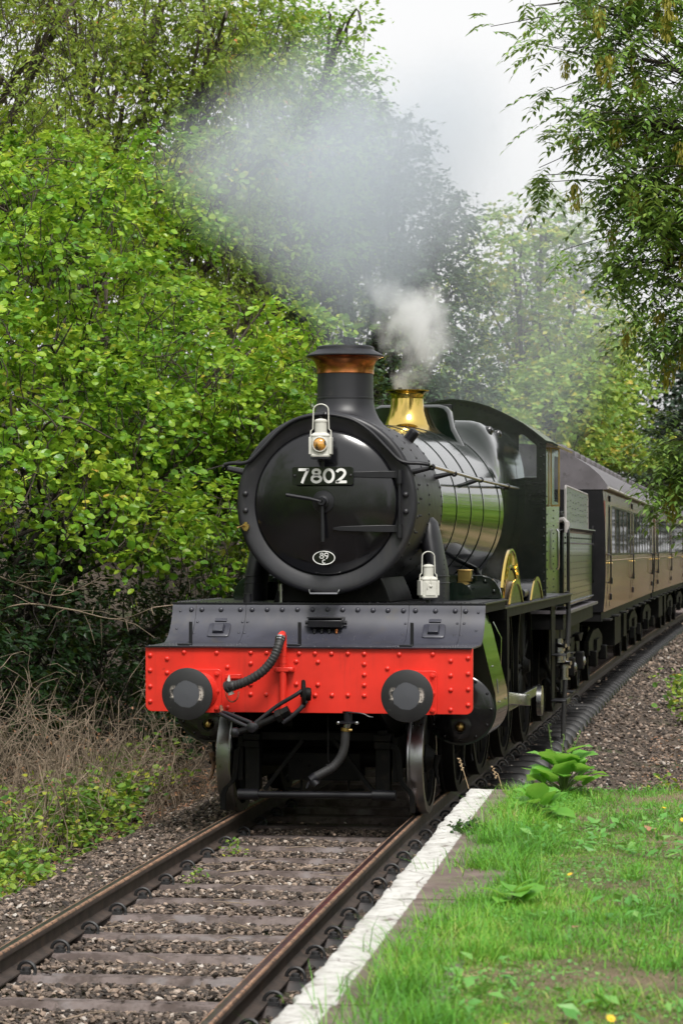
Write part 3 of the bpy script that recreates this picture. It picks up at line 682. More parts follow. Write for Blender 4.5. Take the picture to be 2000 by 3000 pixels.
# number plate
def rrect(cx, cz, w_, h_, r, k=5):
    return [(cx + sx * (w_ / 2 - r) + r * math.cos(a), cz + sz * (h_ / 2 - r) + r * math.sin(a)) for (sx, sz, q) in ((1, 1, 0), (-1, 1, 90), (-1, -1, 180), (1, -1, 270)) for a in [R(q + 90 * t / k) for t in range(k + 1)]]
npl = MB().prism(rrect(-.003, 2.8, .513, .152, .018), 'xz', .705, .722).build('number_plate', 'black_gloss', door, 30, .002)
MB().box(-.2, -.16, .715, .79, 2.78, 2.82).box(.16, .2, .715, .79, 2.78, 2.82).build('bracket', 'black_satin', npl)
for sx in (-1, 1): MB().dome((-.003 + sx * .235, .705, 2.8), (0, -1, 0), .013, .006).build('fixing', 'black_gloss', npl)
def arc2(cx, cz, rx, rz, a0, a1, n=14): return [(cx + rx * math.cos(R(a0 + (a1 - a0) * k / n)), cz + rz * math.sin(R(a0 + (a1 - a0) * k / n))) for k in range(n + 1)]
GL = {'7': [[(-.36, .92), (.36, .92)], [(.33, .95), (.2, .72), (.02, .35), (-.12, .0)]],
      '8': [arc2(0, .75, .23, .17, 0, 360, 24), arc2(0, .29, .31, .215, 0, 360, 28)],
      '0': [arc2(0, .5, .32, .42, 0, 360, 32)], '9': [arc2(0, .68, .28, .24, 0, 360, 24), [(.28, .68), (.27, .5), (.2, .28), (.08, .1), (-.02, .0)]],
      '2': [arc2(-.02, .68, .28, .24, 165, -25, 14) + [(.12, .42), (-.12, .22), (-.32, .06)], [(-.38, .08), (.38, .08)]],
      'C': [arc2(.05, .5, .38, .42, 50, 310, 24)]}
def glyph(ch, x, y, z, h_, wd, mat, parent, th=.006):
    """A cast figure: flat strokes standing proud of its plate."""
    mb = MB()
    for st in GL[ch]:
        P = [Vector((x + u * h_, 0, z + (v - .5) * h_)) for u, v in st]; cl = (P[0] - P[-1]).length < 1e-5
        if cl: P = P[:-1]
        n = len(P); V = []
        for i in range(n):
            a = P[i - 1] if (i or cl) else P[i]; b_ = P[(i + 1) % n] if (i < n - 1 or cl) else P[i]; d = (b_ - a).normalized(); q = Vector((-d.z, 0, d.x)) * wd / 2
            V += [P[i] + q + Vector((0, y, 0)), P[i] - q + Vector((0, y, 0)), P[i] - q + Vector((0, y + th, 0)), P[i] + q + Vector((0, y + th, 0))]
        F = []
        for i in range(n if cl else n - 1):
            j = (i + 1) % n; F += [(i * 4 + k, i * 4 + (k + 1) % 4, j * 4 + (k + 1) % 4, j * 4 + k) for k in range(4)]
        if not cl: F += [(0, 1, 2, 3), (n * 4 - 4, n * 4 - 3, n * 4 - 2, n * 4 - 1)]
        mb.add(V, F)
    return mb.build('figure', mat, parent, 40)
for ch, x in (('7', -.158), ('8', -.051), ('0', .053), ('2', .157)):
    glyph(ch, x - .003, .7, 2.8, .122, .0225, 'white_fig', npl)
# oval shed plate
def oval(a, b_, cx, cz, n=40): return [(cx + a * math.cos(2 * pi * k / n), cz + b_ * math.sin(2 * pi * k / n)) for k in range(n)]
shp = MB().prism(oval(.094, .058, -.003, 2.121), 'xz', .774, .8).build('shed_plate', 'black_gloss', door, 30)
MB().prism(oval(.094, .058, -.003, 2.121), 'xz', .768, .7739, [oval(.0875, .0515, -.003, 2.121)]).build('rim', 'white_fig', shp, 30)
for ch, x, z, h_ in (('8', -.0215, 2.139, .052), ('9', .0175, 2.139, .052), ('C', -.004, 2.09, .034)): glyph(ch, x, .769, z, h_, .0068, 'white_fig', shp, .0045)
# footstep under the door
MB().tube([(-.125, .86, 1.856), (-.125, .77, 1.852), (-.118, .76, 1.826), (.113, .76, 1.826), (.12, .77, 1.852), (.12, .86, 1.856)], .0095, 8).box(-.12, .115, .765, .86, 1.82, 1.826).build('footstep', 'steel', sbx)
# smokebox handrail: up over the door, along the boiler to the cab
HR = [(-.866, .86, 2.9), (-.80, .85, 2.912), (-.707, .84, 2.912), (-.636, .835, 2.937), (-.525, .835, 3.045), (-.396, .835, 3.178), (-.266, .835, 3.266), (-.137, .835, 3.303), (-.008, .835, 3.315), (.12, .835, 3.3), (.25, .835, 3.258), (.38, .835, 3.168), (.505, .835, 3.042), (.61, .835, 2.937), (.69, .84, 2.909), (.78, .85, 2.905), (.855, .875, 2.895)]
def cr(P, k=4):
    P = [Vector(p) for p in P]; out = []
    for i in range(len(P) - 1):
        a, b_, c, d = P[max(i - 1, 0)], P[i], P[i + 1], P[min(i + 2, len(P) - 1)]
        for t in range(k):
            t = t / k; out.append(.5 * ((2 * b_) + (c - a) * t + (2 * a - 5 * b_ + 4 * c - d) * t * t + (3 * b_ - a - 3 * c + d) * t ** 3))
    return out + [P[-1]]
hr = empty('handrail'); hr.parent = loco
MB().tube(cr(HR), .0165, 10).build('curved_rail', 'black_satin', hr)
for sx in (-1, 1):
    MB().tube([(sx * .86, .88, 2.895), (sx * .875, .95, 2.885), (sx * .88, 4.4, 2.86), (sx * .88, 8.0, 2.86)], .0165, 10).build('boiler_rail', 'handrail' if sx > 0 else 'black_satin', hr)
    for yy in (.94, 2.4, 4.45, 6.9):
        rb = .752 if yy < 2.6 else .74 + (yy - 2.56) * .034
        MB().lathe([(.012, -.024), (.026, -.012), (.029, .0), (.026, .012), (.012, .024)], (sx * .878, yy, 2.875 if yy < 2 else 2.862), A, 12) \
            .tube([(sx * .87, yy, 2.868), (sx * (rb - .06), yy, 2.83)], [.017, .026], 10).build('stanchion', 'black_satin', hr)
for x in (0.,): MB().lathe([(.008, -.02), (.024, -.01), (.028, .002), (.02, .018), (.008, .024)], (x, .83, 3.315), (0, 0, 1), 12).build('stanchion', 'black_satin', hr)
# chimney
ch = empty('chimney'); ch.parent = loco; CH = (0, 1.81, 0)
base = MB(); secs = []
for (r, z, fl) in ((.244, 3.58, 0), (.246, 3.5, 0), (.252, 3.45, .1), (.268, 3.4, .3), (.295, 3.35, .55), (.335, 3.3, .8), (.395, 3.26, 1.)):
    sc_ = []
    for k in range(64):
        a = 2 * pi * k / 64; x, yv = r * math.cos(a), r * math.sin(a); zs = SB[2] + math.sqrt(max(.752 ** 2 - x * x, .01)) - .004
        sc_.append((x, 1.81 + yv, z * (1 - fl) + (zs + (z - 3.26) * .5) * fl))
    secs.append(sc_)
base.loft(secs, cap=False); base.build('chimney_base', 'smokebox', ch, 60)
MB().lathe([(.2455, 3.49), (.2495, 3.493), (.2495, 3.507), (.2455, 3.51), (.2435, 3.56), (.2425, 3.716)], CH, (0, 0, 1), 72).build('chimney_barrel', 'smokebox', ch, 50)
MB().lathe([(.243, 3.712), (.25, 3.716), (.2485, 3.745), (.255, 3.79), (.27, 3.825), (.3, 3.853), (.338, 3.864)], CH, (0, 0, 1), 72).build('copper_cap', 'copper', ch, 60)
MB().lathe([(.333, 3.861), (.342, 3.866), (.342, 3.874), (.33, 3.882), (.27, 3.913), (.252, 3.925), (.25, 3.947), (.235, 3.957), (.215, 3.95), (.2, 3.9), (.195, 3.5)], CH, (0, 0, 1), 72).build('chimney_lip', 'smokebox', ch, 50)
# saddle and outside steam pipes
mb = MB(); mb.loft([[(-.5, y_, 1.744), (.5, y_, 1.744), (.46, y_, 1.86), (.4, y_, 1.99), (-.4, y_, 1.99), (-.46, y_, 1.86)] for y_ in (1.12, 2.45)]); mb.build('saddle', 'frame_dark', loco, 30, .01)
for sx in (-1, 1):
    mb = MB(); secs = []
    for (x, z, r, yw) in ((.69, 2.44, .07, .09), (.715, 2.4, .085, .11), (.73, 2.3, .095, .14), (.765, 2.15, .095, .18), (.795, 2.0, .097, .2), (.805, 1.85, .095, .205), (.805, 1.744, .095, .21)):
        secs.append([(sx * (x + r * math.cos(2 * pi * k / 24)), 1.88 + yw * math.sin(2 * pi * k / 24), z + (.03 * math.cos(2 * pi * k / 24) if z > 2.2 else 0)) for k in range(24)])
    mb.loft(secs); sp = mb.build('steam_pipe', 'steam_pipe', loco, 60)
    mb = MB()
    for z in (1.96, 1.9): mb.loft([[(sx * (.802 + (.098 + dd) * math.cos(2 * pi * k / 24)), 1.88 + (.206 + dd) * math.sin(2 * pi * k / 24), z + e) for k in range(24)] for dd, e in ((0, -.006), (.003, -.004), (.003, .004), (0, .006))], cap=False)
    for z in np.arange(1.78, 2.1, .04): mb.dome((sx * .875, 1.735, z), (sx * .6, -.7, 0), .007, .006, 5)
    mb.build('band', 'steam_pipe', sp, 40)
MB().cyl((-.7, 1.02, 1.744), (-.7, 1.02, 1.81), .035, n=16).cyl((-.7, 1.02, 1.81), (-.7, 1.02, 1.818), .04, n=16).box(-.66, -.655, 1.01, 1.03, 1.76, 1.85).build('lamp_socket', 'black_satin', loco)
MB().cyl((-.42, 1.05, 1.744), (-.42, 1.05, 1.86), .016, n=12).cyl((-.42, 1.05, 1.84), (-.42, 1.05, 1.9), .026, n=12).build('drain_valve', 'steel', loco)
sn = Vector((.62, 0, .785)).normalized()
MB().tube([Vector((0, 2.42, SB[2])) + sn * .74, Vector((0, 2.42, SB[2])) + sn * .83], .05, 18).lathe([(.05, 0), (.045, .02), (.02, .032), (.0005, .034)], Vector((0, 2.42, SB[2])) + sn * .83, sn, 18).build('snifting_valve', 'black_satin', loco)

# boiler, safety valve bonnet, top feed, firebox
BO = empty('boiler'); BO.parent = loco
def brad(y): return .742 + (y - 2.56) * .0365
MB().lathe([(brad(y_), y_) for y_ in np.linspace(2.54, 6.45, 10)], (0, 0, SB[2]), A, 112).build('barrel', 'boiler_green', BO, 60)
for yy in (2.62, 3.44, 4.3, 5.09, 6.2): MB().lathe([(brad(yy) - .002, yy - .022), (brad(yy) + .005, yy - .02), (brad(yy) + .005, yy + .02), (brad(yy) - .002, yy + .022)], (0, 0, SB[2]), A, 112).build('boiler_band', 'boiler_green', BO, 40)
fbp = [(0, 3.568), (.28, 3.566), (.5, 3.56), (.585, 3.535), (.65, 3.475), (.705, 3.39), (.752, 3.28), (.785, 3.12), (.802, 2.95), (.806, 2.8), (.795, 2.6), (.765, 2.4), (.72, 2.22), (.655, 2.05), (.6, 1.85), (.58, 1.6)]
full = fbp + [(-x, z) for x, z in fbp[::-1][:-1]]
def ring_at(y_, k):
    """k = 0: boiler circle, k = 1: Belpaire section."""
    out = []
    for x, z in full:
        a = math.atan2(z - SB[2], x); rb = brad(min(y_, 6.45)) * .985
        out.append(((1 - k) * rb * math.cos(a) + k * x, y_, (1 - k) * (SB[2] + rb * math.sin(a)) + k * z))
    return out
mb = MB(); mb.loft([ring_at(6.3, 0), ring_at(6.46, .12), ring_at(6.58, .5), ring_at(6.68, .82), ring_at(6.8, .96), ring_at(6.95, 1)] + [[(x * (1 + .02 * (y_ - 6.95)), y_, z) for x, z in full] for y_ in (7.6, 8.4, 9.2)])
fb = mb.build('firebox', 'boiler_green', BO, 60)
mb = MB()
for yy in (7.3, 8.5): mb.loft([[(x * (1.006 + .02 * (y_ - 6.95)), y_, z + (.006 if z > 3.3 else 0)) for x, z in full] for y_ in (yy - .025, yy + .025)], cap=False)
mb.build('cladding_band', 'boiler_green', fb, 40)
for sx in (-1, 1):
    for yy, q in ((7.05, .045), (7.9, .045)):
        MB().lathe([(q * 1.2, -.03), (q * 1.2, .0), (q, .01), (q * .8, .03), (q * .3, .042), (.0005, .044)], (sx * .665, yy, 3.46), (sx * .75, 0, .66), 16).build('washout_plug', 'black_gloss', fb)
mb = MB(); secs = []
for (r, z, fl) in ((.162, 3.72, 0), (.165, 3.68, 0), (.176, 3.6, 0), (.198, 3.54, 0), (.235, 3.48, .25), (.285, 3.44, .6), (.345, 3.42, 1)):
    sc_ = []
    for k in range(56):
        a = 2 * pi * k / 56; x, yv = r * math.cos(a), r * math.sin(a); rb = brad(5.57 + yv); zs = SB[2] + math.sqrt(rb * rb - x * x) - .004
        sc_.append((x, 5.57 + yv, z * (1 - fl) + (zs + .0) * fl))
    secs.append(sc_)
sv = empty('safety_valve'); sv.parent = loco
mb.loft(secs, cap=False)
mb.lathe([(.162, 3.715), (.166, 3.75), (.18, 3.776), (.215, 3.79), (.224, 3.796), (.224, 3.803), (.2, 3.806), (.12, 3.8), (.11, 3.75)], (0, 5.57, 0), (0, 0, 1), 56)
mb.build('bonnet', 'brass', sv, 60)
for x in (-.07, .07): MB().cyl((x, 5.55, 3.78), (x, 5.55, 3.832), .022, n=10).build('valve_stem', 'black_satin', sv)
MB().cyl((0, 5.62, 3.78), (0, 5.62, 3.82), .03, n=10).build('valve_stem', 'black_satin', sv)
tf = [(-.62, 3.1), (-.5, 3.33), (-.44, 3.44), (-.42, 3.53), (-.4, 3.61), (-.36, 3.655), (-.3, 3.67), (.3, 3.67), (.36, 3.655), (.4, 3.61), (.42, 3.53), (.44, 3.44), (.5, 3.33), (.62, 3.1)]
mb = MB(); mb.loft([[(x * .96, 5.74, z - .03 * (z > 3.3)) for x, z in tf], [(x, 5.79, z) for x, z in tf], [(x, 6.05, z) for x, z in tf], [(x * .96, 6.12, z - .03 * (z > 3.3)) for x, z in tf]]); mb.build('top_feed_cover', 'boiler_green', BO, 50)

# cab
cab = empty('cab'); cab.parent = loco
ra = [(.0, 3.918), (.154, 3.9), (.304, 3.868), (.439, 3.826), (.575, 3.764), (.697, 3.7), (.825, 3.629), (.94, 3.547), (1.048, 3.462), (1.085, 3.43)]
fp = [(-x, z) for x, z in ra[::-1]] + ra[1:] + [(1.085, 1.66), (.5, 1.66), (-.5, 1.66), (-1.085, 1.66)]
win = [(.762, 2.996), (.987, 2.996), (.987, 3.385), (.83, 3.515), (.785, 3.525), (.762, 3.505)]
spl = MB().prism(fp, 'xz', 9.17, 9.185, [win, [(-x, z) for x, z in win[::-1]]]).build('front_sheet', 'cab_green', cab, 30)
mb = MB()
for i in range(len(ra) - 1):
    for sx in (-1, 1):
        for t in (.2, .7): mb.dome((sx * (ra[i][0] + t * (ra[i + 1][0] - ra[i][0])) * .97, 9.17, ra[i][1] + t * (ra[i + 1][1] - ra[i][1]) - .05), (0, -1, 0), .0125, .01, 6)
for sx in (-1, 1):
    for k in range(17): mb.dome((sx * 1.055, 9.17, 1.72 + k * .103), (0, -1, 0), .0115, .009, 6)
    for x, z in ((.73, 2.95), (.87, 2.93), (.95, 2.95), (1.015, 2.94), (1.02, 3.1), (1.02, 3.25), (1.02, 3.36), (.73, 3.1), (.73, 3.25), (.73, 3.4), (.735, 3.53), (.8, 3.57), (.87, 3.54), (.95, 3.48), (1.0, 2.84), (.9, 2.81)): mb.dome((sx * x, 9.17, z), (0, -1, 0), .0115, .009, 6)
mb.build('rivet_row', 'cab_green', spl, 60)['kind'] = 'stuff'
MB().box(-1.085, 1.085, 9.163, 9.17, 2.812, 2.82).build('belt_strip', 'cab_green', spl)
for sx in (-1, 1):
    wq = [(sx * x, z) for x, z in win]; cx_ = sum(p[0] for p in wq) / 6; cz_ = sum(p[1] for p in wq) / 6
    inn = [(cx_ + (x - cx_) * .9, cz_ + (z - cz_) * .94) for x, z in wq]
    wf = MB().prism(wq, 'xz', 9.165, 9.19, [inn]).build('window_frame', 'black_gloss', spl, 30)
    MB().prism(inn, 'xz', 9.175, 9.179).build('pane', 'cab_glass', wf, 30)
    side = [(9.185, 1.66), (10.9, 1.66), (10.9, 2.72), (10.72, 2.76), (10.25, 2.76), (10.2, 2.82), (10.2, 3.2), (10.24, 3.28), (10.3, 3.3), (10.95, 3.3), (10.95, 3.43), (9.185, 3.43)]
    sd_ = MB().prism(side, 'yz', sx * 1.072, sx * 1.085).build('side_sheet', 'cab_green', cab, 30)
    mb = MB()
    for k in range(11): mb.dome((sx * 1.085, 9.26 + .0 * k, 1.75 + k * .105), (sx, 0, 0), .011, .009, 5).dome((sx * 1.085, 10.1, 1.75 + k * .09), (sx, 0, 0), .011, .009, 5)
    mb.build('rivet_row', 'cab_green', sd_, 60)['kind'] = 'stuff'
    sc_ = empty('wind_screen'); sc_.parent = cab
    pf = [(1.09, 2.69), (1.2, 2.69), (1.2, 3.36), (1.09, 3.38)]; pf = [(sx * x, z) for x, z in pf]; pi_ = [(sx * 1.108, 2.71), (sx * 1.183, 2.71), (sx * 1.183, 3.345), (sx * 1.108, 3.36)]
    MB().prism(pf, 'xz', 9.62, 9.64, [pi_]).build('screen_frame', 'old_brass', sc_, 30)
    MB().prism(pi_, 'xz', 9.628, 9.633).build('pane', 'cab_glass', sc_, 30)
    MB().tube([(sx * 1.115, 10.2, 1.95), (sx * 1.135, 10.2, 1.98), (sx * 1.135, 10.2, 2.4), (sx * 1.115, 10.2, 2.43)], .014, 8).build('grab_rail', 'handrail', cab)
ro = [(-1.225, 3.385), (-1.16, 3.42)] + [(-x, z + .008) for x, z in ra[::-1]] + [(x, z + .008) for x, z in ra[1:]] + [(1.16, 3.42), (1.225, 3.385)]
mb = MB(); mb.loft([[(x, y_, z) for x, z in ro] + [(x * .99, y_, z - .022) for x, z in ro[::-1]] for y_ in (9.14, 11.25)]); mb.build('cab_roof', 'cab_green', cab, 30)
mb = MB(); mb.box(-1.06, 1.06, 9.2, 10.9, 1.62, 1.655); mb.box(-.75, .75, 9.19, 9.42, 1.66, 3.2); mb.box(.5, .9, 9.9, 10.2, 1.66, 2.3); mb.build('backhead', 'frame_dark', cab, 30)
MB().box(-.22, -.0, 9.12, 9.168, 3.7, 3.86).build('roof_bracket', 'black_satin', cab, 30, .004)

# splashers and nameplates
for sx in (-1, 1):
    for yc, full_ in ((4.71, 1), (6.85, 0)):
        sp = empty('splasher'); sp.parent = loco
        arc = [(yc + 1.02 * math.cos(R(t)), .86 + 1.02 * math.sin(R(t))) for t in range(50, 131, 4)]
        MB().prism(arc + [(arc[-1][0], 1.66), (arc[0][0], 1.66)], 'yz', sx * .92, sx * 1.19).build('splasher_top', 'black_gloss', sp, 20)
        ar2 = [(yc + 1.045 * math.cos(R(t)), .86 + 1.045 * math.sin(R(t))) for t in range(49, 132, 4)]; ar1 = [(yc + 1.0 * math.cos(R(t)), .86 + 1.0 * math.sin(R(t))) for t in range(131, 48, -4)]
        MB().prism(ar2 + ar1, 'yz', sx * 1.185, sx * 1.2).build('brass_beading', 'brass', sp, 30)
        if full_:
            zc, ro_, ri_ = 1.09, 1.105, .93
            o_ = [(yc + ro_ * math.cos(R(t)), zc + ro_ * math.sin(R(t))) for t in range(42, 139, 4)]; i_ = [(yc + ri_ * math.cos(R(t)), zc + ri_ * math.sin(R(t))) for t in range(138, 41, -4)]
            npq = empty('nameplate'); npq.parent = loco
            MB().prism(o_ + i_, 'yz', sx * 1.13, sx * 1.142).build('backing', 'black_gloss', npq, 30)
            for (ra_, rb_) in ((ro_ - .016, ro_ + .004), (ri_ - .004, ri_ + .014)):
                MB().prism([(yc + rb_ * math.cos(R(t)), zc + rb_ * math.sin(R(t))) for t in range(42, 139, 4)] + [(yc + ra_ * math.cos(R(t)), zc + ra_ * math.sin(R(t))) for t in range(138, 41, -4)], 'yz', sx * 1.128, sx * 1.152).build('edge_band', 'brass', npq, 30)
            inner = [(yc + .9 * math.cos(R(t)), zc + .9 * math.sin(R(t))) for t in range(44, 137, 4)]
            MB().prism(inner + [(inner[-1][0], 1.66), (inner[0][0], 1.66)], 'yz', sx * 1.128, sx * 1.14).build('brass_panel', 'old_brass', npq, 30)
            for k in range(13):
                if k == 7: continue
                t = R(132 - k * 7); mb = MB(); c_ = Vector((sx * 1.147, yc + 1.017 * math.cos(t), zc + 1.017 * math.sin(t))); rad = Vector((0, math.cos(t), math.sin(t)))
                mb.bar(c_ - rad * .05, c_ + rad * .05, .014, .055, up=rad.cross(Vector((1, 0, 0)))); mb.build('raised_letter', 'brass', npq)
# cylinder cover boxes on the running plate
for sx in (-1, 1):
    box_ = empty('valve_cover'); box_.parent = loco
    o_ = [(sx * .6, 1.662), (sx * 1.245, 1.662), (sx * 1.243, 1.75), (sx * 1.225, 1.83), (sx * 1.185, 1.895), (sx * 1.13, 1.94), (sx * 1.06, 1.958), (sx * .6, 1.958)]
    MB().prism(o_, 'xz', 2.95, 3.0).build('end_plate', 'boiler_green', box_, 30, .006)
    c_ = [(sx * .65, 1.746), (sx * 1.06, 1.746), (sx * 1.058, 1.82), (sx * 1.03, 1.87), (sx * .97, 1.9), (sx * .65, 1.905)]
    MB().prism(c_, 'xz', 2.15, 2.95).build('barrel_cover', 'boiler_green', box_, 50)
    for x, z in ((.85, 1.925), (.97, 1.925), (1.09, 1.9), (1.17, 1.81)): MB().dome((sx * x, 2.95, z), (0, -1, 0), .022, .018).build('rivet', 'boiler_green', box_)
    MB().box(sx * .87, sx * .99, 2.7, 2.8, 1.9, 2.0).box(sx * .86, sx * 1., 2.69, 2.81, 2.0, 2.01).build('oil_reservoir', 'old_brass', box_, 30, .006)
MB().tube(cr([(.62, 6.2, 2.0), (.75, 5.6, 1.9), (.95, 5.2, 1.86), (1.0, 4.4, 1.88), (1.0, 3.6, 1.85)]), .03, 8).build('ejector_pipe', 'black_satin', loco)
MB().tube([(1.12, 5.9, 1.74), (1.12, 7.6, 1.74)], .045, 12).cyl((1.12, 6.5, 1.74), (1.12, 6.6, 1.74), .055).build('reversing_rod', 'black_satin', loco)

# cylinders, motion, wheels
def wheel_parts(root, r, x0, side, spokes, mat='frame_dark', tread='tyre'):
    """A spoked wheel about the x axis at the root, flange inboard."""
    a = (side, 0, 0)
    MB().lathe([(r - .062, -.002), (r - .002, .0), (r, .004), (r + .003, .1), (r + .026, .108), (r + .03, .122), (r + .02, .135), (r - .062, .135)], (x0, 0, 0), (-side, 0, 0), 64).build('tyre', tread, root, 50)
    MB().lathe([(r - .05, .01), (r - .1, .012), (r - .1, .1), (r - .05, .11)], (x0, 0, 0), (-side, 0, 0), 64).build('rim', mat, root, 50)
    mb = MB()
    for k in range(spokes):
        t = 2 * pi * k / spokes; c_, s_ = math.cos(t), math.sin(t); xx = x0 - side * .06
        mb.tube([(xx, c_ * .1, s_ * .1), (xx, c_ * (r - .08), s_ * (r - .08))], [.034, .024], 6, cap=False)
    mb.build('spokes', mat, root, 50)
    MB().lathe([(.0005, -.05), (.07, -.05), (.08, -.02), (.12, .02), (.12, .12)], (x0, 0, 0), (-side, 0, 0), 24).build('hub', mat, root, 40)
def axle(y_, r, spokes, tread='tyre'):
    for sx in (-1, 1):
        e = empty('wheel', (0, y_, r)); e.parent = loco; wheel_parts(e, r, sx * .855, sx, spokes, tread=tread)
    MB().cyl((-.8, y_, r), (.8, y_, r), .08).build('axle', 'frame_dark', loco)
axle(.955, .457, 10); axle(2.94, .457, 10, 'frame_dark')
for y_ in (4.71, 6.85, 9.05): axle(y_, .864, 18, 'frame_dark')
for sx in (-1, 1):
    cyl = empty('cylinder'); cyl.parent = loco
    cx, cz = 1.075, .85
    out = [(1.2, 1.64), (1.255, 1.45), (1.315, 1.2), (1.37, .98)] + [(cx + .305 * math.cos(R(t)), cz + .305 * math.sin(R(t))) for t in range(10, -181, -10)] + [(.77, 1.64)]
    MB().prism([(sx * x, z) for x, z in out], 'xz', 1.24, 2.16).build('cladding', 'boiler_green', cyl, 40)
    MB().lathe([(.3, .03), (.3, 0), (.285, -.012), (.27, -.02), (.2, -.035), (.0005, -.045)], (sx * cx, 1.25, cz), A, 48).build('front_cover', 'black_gloss', cyl)
    for k in range(12): MB().dome((sx * cx + .262 * math.cos(2 * pi * k / 12), 1.232, cz + .262 * math.sin(2 * pi * k / 12)), (0, -1, 0), .014, .014, 6).build('cover_stud', 'black_gloss', cyl)
    rv = MB().lathe([(.1, .0), (.1, -.025), (.062, -.03), (.058, -.03), (.058, .0)], (sx * cx, 1.22, .7), A, 24).build('relief_valve', 'black_gloss', cyl)
    MB().lathe([(.045, 0), (.04, -.03), (.02, -.055), (.0005, -.06)], (sx * cx, 1.225, .7), A, 18).build('valve_cap', 'old_brass', rv)
    MB().tube([(sx * 1.375, 1.32, 1.1), (sx * 1.385, 1.32, .98)], .006, 6).dome((sx * 1.318, 1.5, 1.2), (1, 0, .1), .01).dome((sx * 1.38, 1.5, .9), (1, 0, 0), .01).dome((sx * 1.38, 2.0, .9), (1, 0, 0), .01).build('cladding_screw', 'steel', cyl)
    for k in range(2): MB().tube([(sx * cx, 1.4 + .55 * k, .55), (sx * cx, 1.4 + .55 * k, .42), (sx * (cx + .02), 1.34 + .55 * k, .36)], .014, 6).build('drain_cock', 'frame_dark', cyl)
    mo = empty('motion'); mo.parent = loco
    for z in (1.0, .7): MB().box(sx * 1.02, sx * 1.13, 2.16, 3.7, z - .035, z + .035).build('slide_bar', 'steel', mo, 30, .006)
    MB().box(sx * 1.0, sx * 1.15, 3.0, 3.3, .7, 1.0).build('crosshead', 'steel', mo, 30, .01)
    MB().bar((sx * 1.1, 3.15, .85), (sx * 1.1, 6.85, .6), .05, .12).build('connecting_rod', 'steel', mo, 30, .008)
    MB().bar((sx * 1.0, 4.71, .6), (sx * 1.0, 9.05, .6), .045, .1).build('coupling_rod', 'steel', mo, 30, .008)
    MB().prism([(3.5, .55), (3.56, .55), (3.62, 1.64), (3.4, 1.64)], 'yz', sx * .8, sx * 1.24).build('motion_bracket', 'frame_dark', mo, 30)
    MB().prism([(sx * 1.26, .98), (sx * 1.27, 1.4), (sx * 1.15, 1.64), (sx * .8, 1.64), (sx * .8, 1.5)], 'xz', 2.62, 2.68).build('slide_bar_bracket', 'cab_green', mo, 30)
    MB().lathe([(.16, 0), (.16, .05), (.05, .06), (.0005, .06)], (sx * 1.2, 6.85, .6), (sx, 0, 0), 20).build('crank_pin', 'steel', mo)
    # frames
    MB().prism([(.03, .95), (.05, 1.40), (.9, 1.42), (.95, 1.73), (10.9, 1.64), (10.9, 1.05), (3.6, 1.0), (1.2, .62), (.6, .75)], 'yz', sx * .52, sx * .55).build('main_frame', 'frame_dark', loco, 30)
    # cab steps
    st = empty('cab_step'); st.parent = loco
    MB().prism([(9.7, 1.54), (10.25, 1.54), (10.15, .4), (9.8, .4)], 'yz', sx * 1.08, sx * 1.095).build('step_back', 'frame_dark', st, 30)
    for z in (.95, .42): MB().box(sx * 1.09, sx * 1.27, 9.7, 10.2, z, z + .012).box(sx * 1.262, sx * 1.274, 9.7, 10.2, z - .03, z + .03).build('step_tread', 'black_satin', st, 30, .003)
MB().box(-.55, .55, .6, 9.6, 1.0, 1.04).box(-.55, .55, 3.9, 4.0, .5, 1.6).box(-.6, .6, 9.3, 10.6, .5, 1.6).box(-.5, .5, 2.0, 2.05, .55, 1.0).build('frame_stretcher', 'frame_dark', loco, 30)
# leading bogie
bo = empty('bogie'); bo.parent = loco
MB().cyl((-.64, .36, .192), (-.47, .36, .192), .045, n=16).cyl((.47, .36, .2), (.66, .36, .2), .045, n=16).cyl((-.48, .36, .193), (.48, .36, .199), .028, n=14).build('front_bar', 'black_satin', bo)
for sx in (-1, 1):
    x0 = .56
    MB().bar((sx * .45, .5, .22), (sx * .13, .5, .63), .03, .042, up=(0, 1, 0)).build('diagonal_brace', 'frame_dark', bo)
    MB().box(sx * .48, sx * .6, .44, .56, .22, .58).build('frame_post', 'frame_dark', bo, 30, .006)
    MB().box(sx * .475, sx * .6, .4, .56, .572, .628).box(sx * .47, sx * .605, .39, .56, .634, .685).box(sx * .5, sx * .57, .42, .5, .685, .72).build('post_cap', 'frame_dark', bo, 30, .004)
    MB().prism([(.45, .3), (.45, .66), (3.5, .66), (3.5, .3), (3.2, .3), (2.94, .62), (2.6, .25), (1.3, .25), (.955, .62), (.7, .3)], 'yz', sx * .62, sx * .66).build('side_frame', 'frame_dark', bo, 30)
    g = [(sx * x, .44, z) for x, z in ((.58, .6), (.63, .59), (.665, .55), (.675, .45), (.685, .32), (.72, .27), (.76, .235), (.782, .18), (.782, .055))]
    mb = MB(); mb.loft([[(p[0] - .022, p[1] - .012, p[2] + (.0 if i > 1 else -.02)), (p[0] + .022, p[1] - .012, p[2] + (0 if i > 1 else .02)), (p[0] + .022, p[1] + .012, p[2] + (0 if i > 1 else .02)), (p[0] - .022, p[1] + .012, p[2] + (0 if i > 1 else -.02))] for i, p in enumerate(g)])
    mb.build('guard_iron', 'frame_dark', bo, 40, .003)
    MB().tube([(sx * .2, .8, .3), (sx * .2, .8, .2), (sx * .33, .8, .2)], .012, 6).build('brake_hanger', 'frame_dark', bo)
    MB().tube([(sx * .95, .75, .5), (sx * .93, .75, .4), (sx * .94, .75, .33), (sx * .96, .74, .27)], [.03, .02, .012, .01], 7).build('sand_pipe', 'rust' if sx < 0 else 'frame_dark', bo)
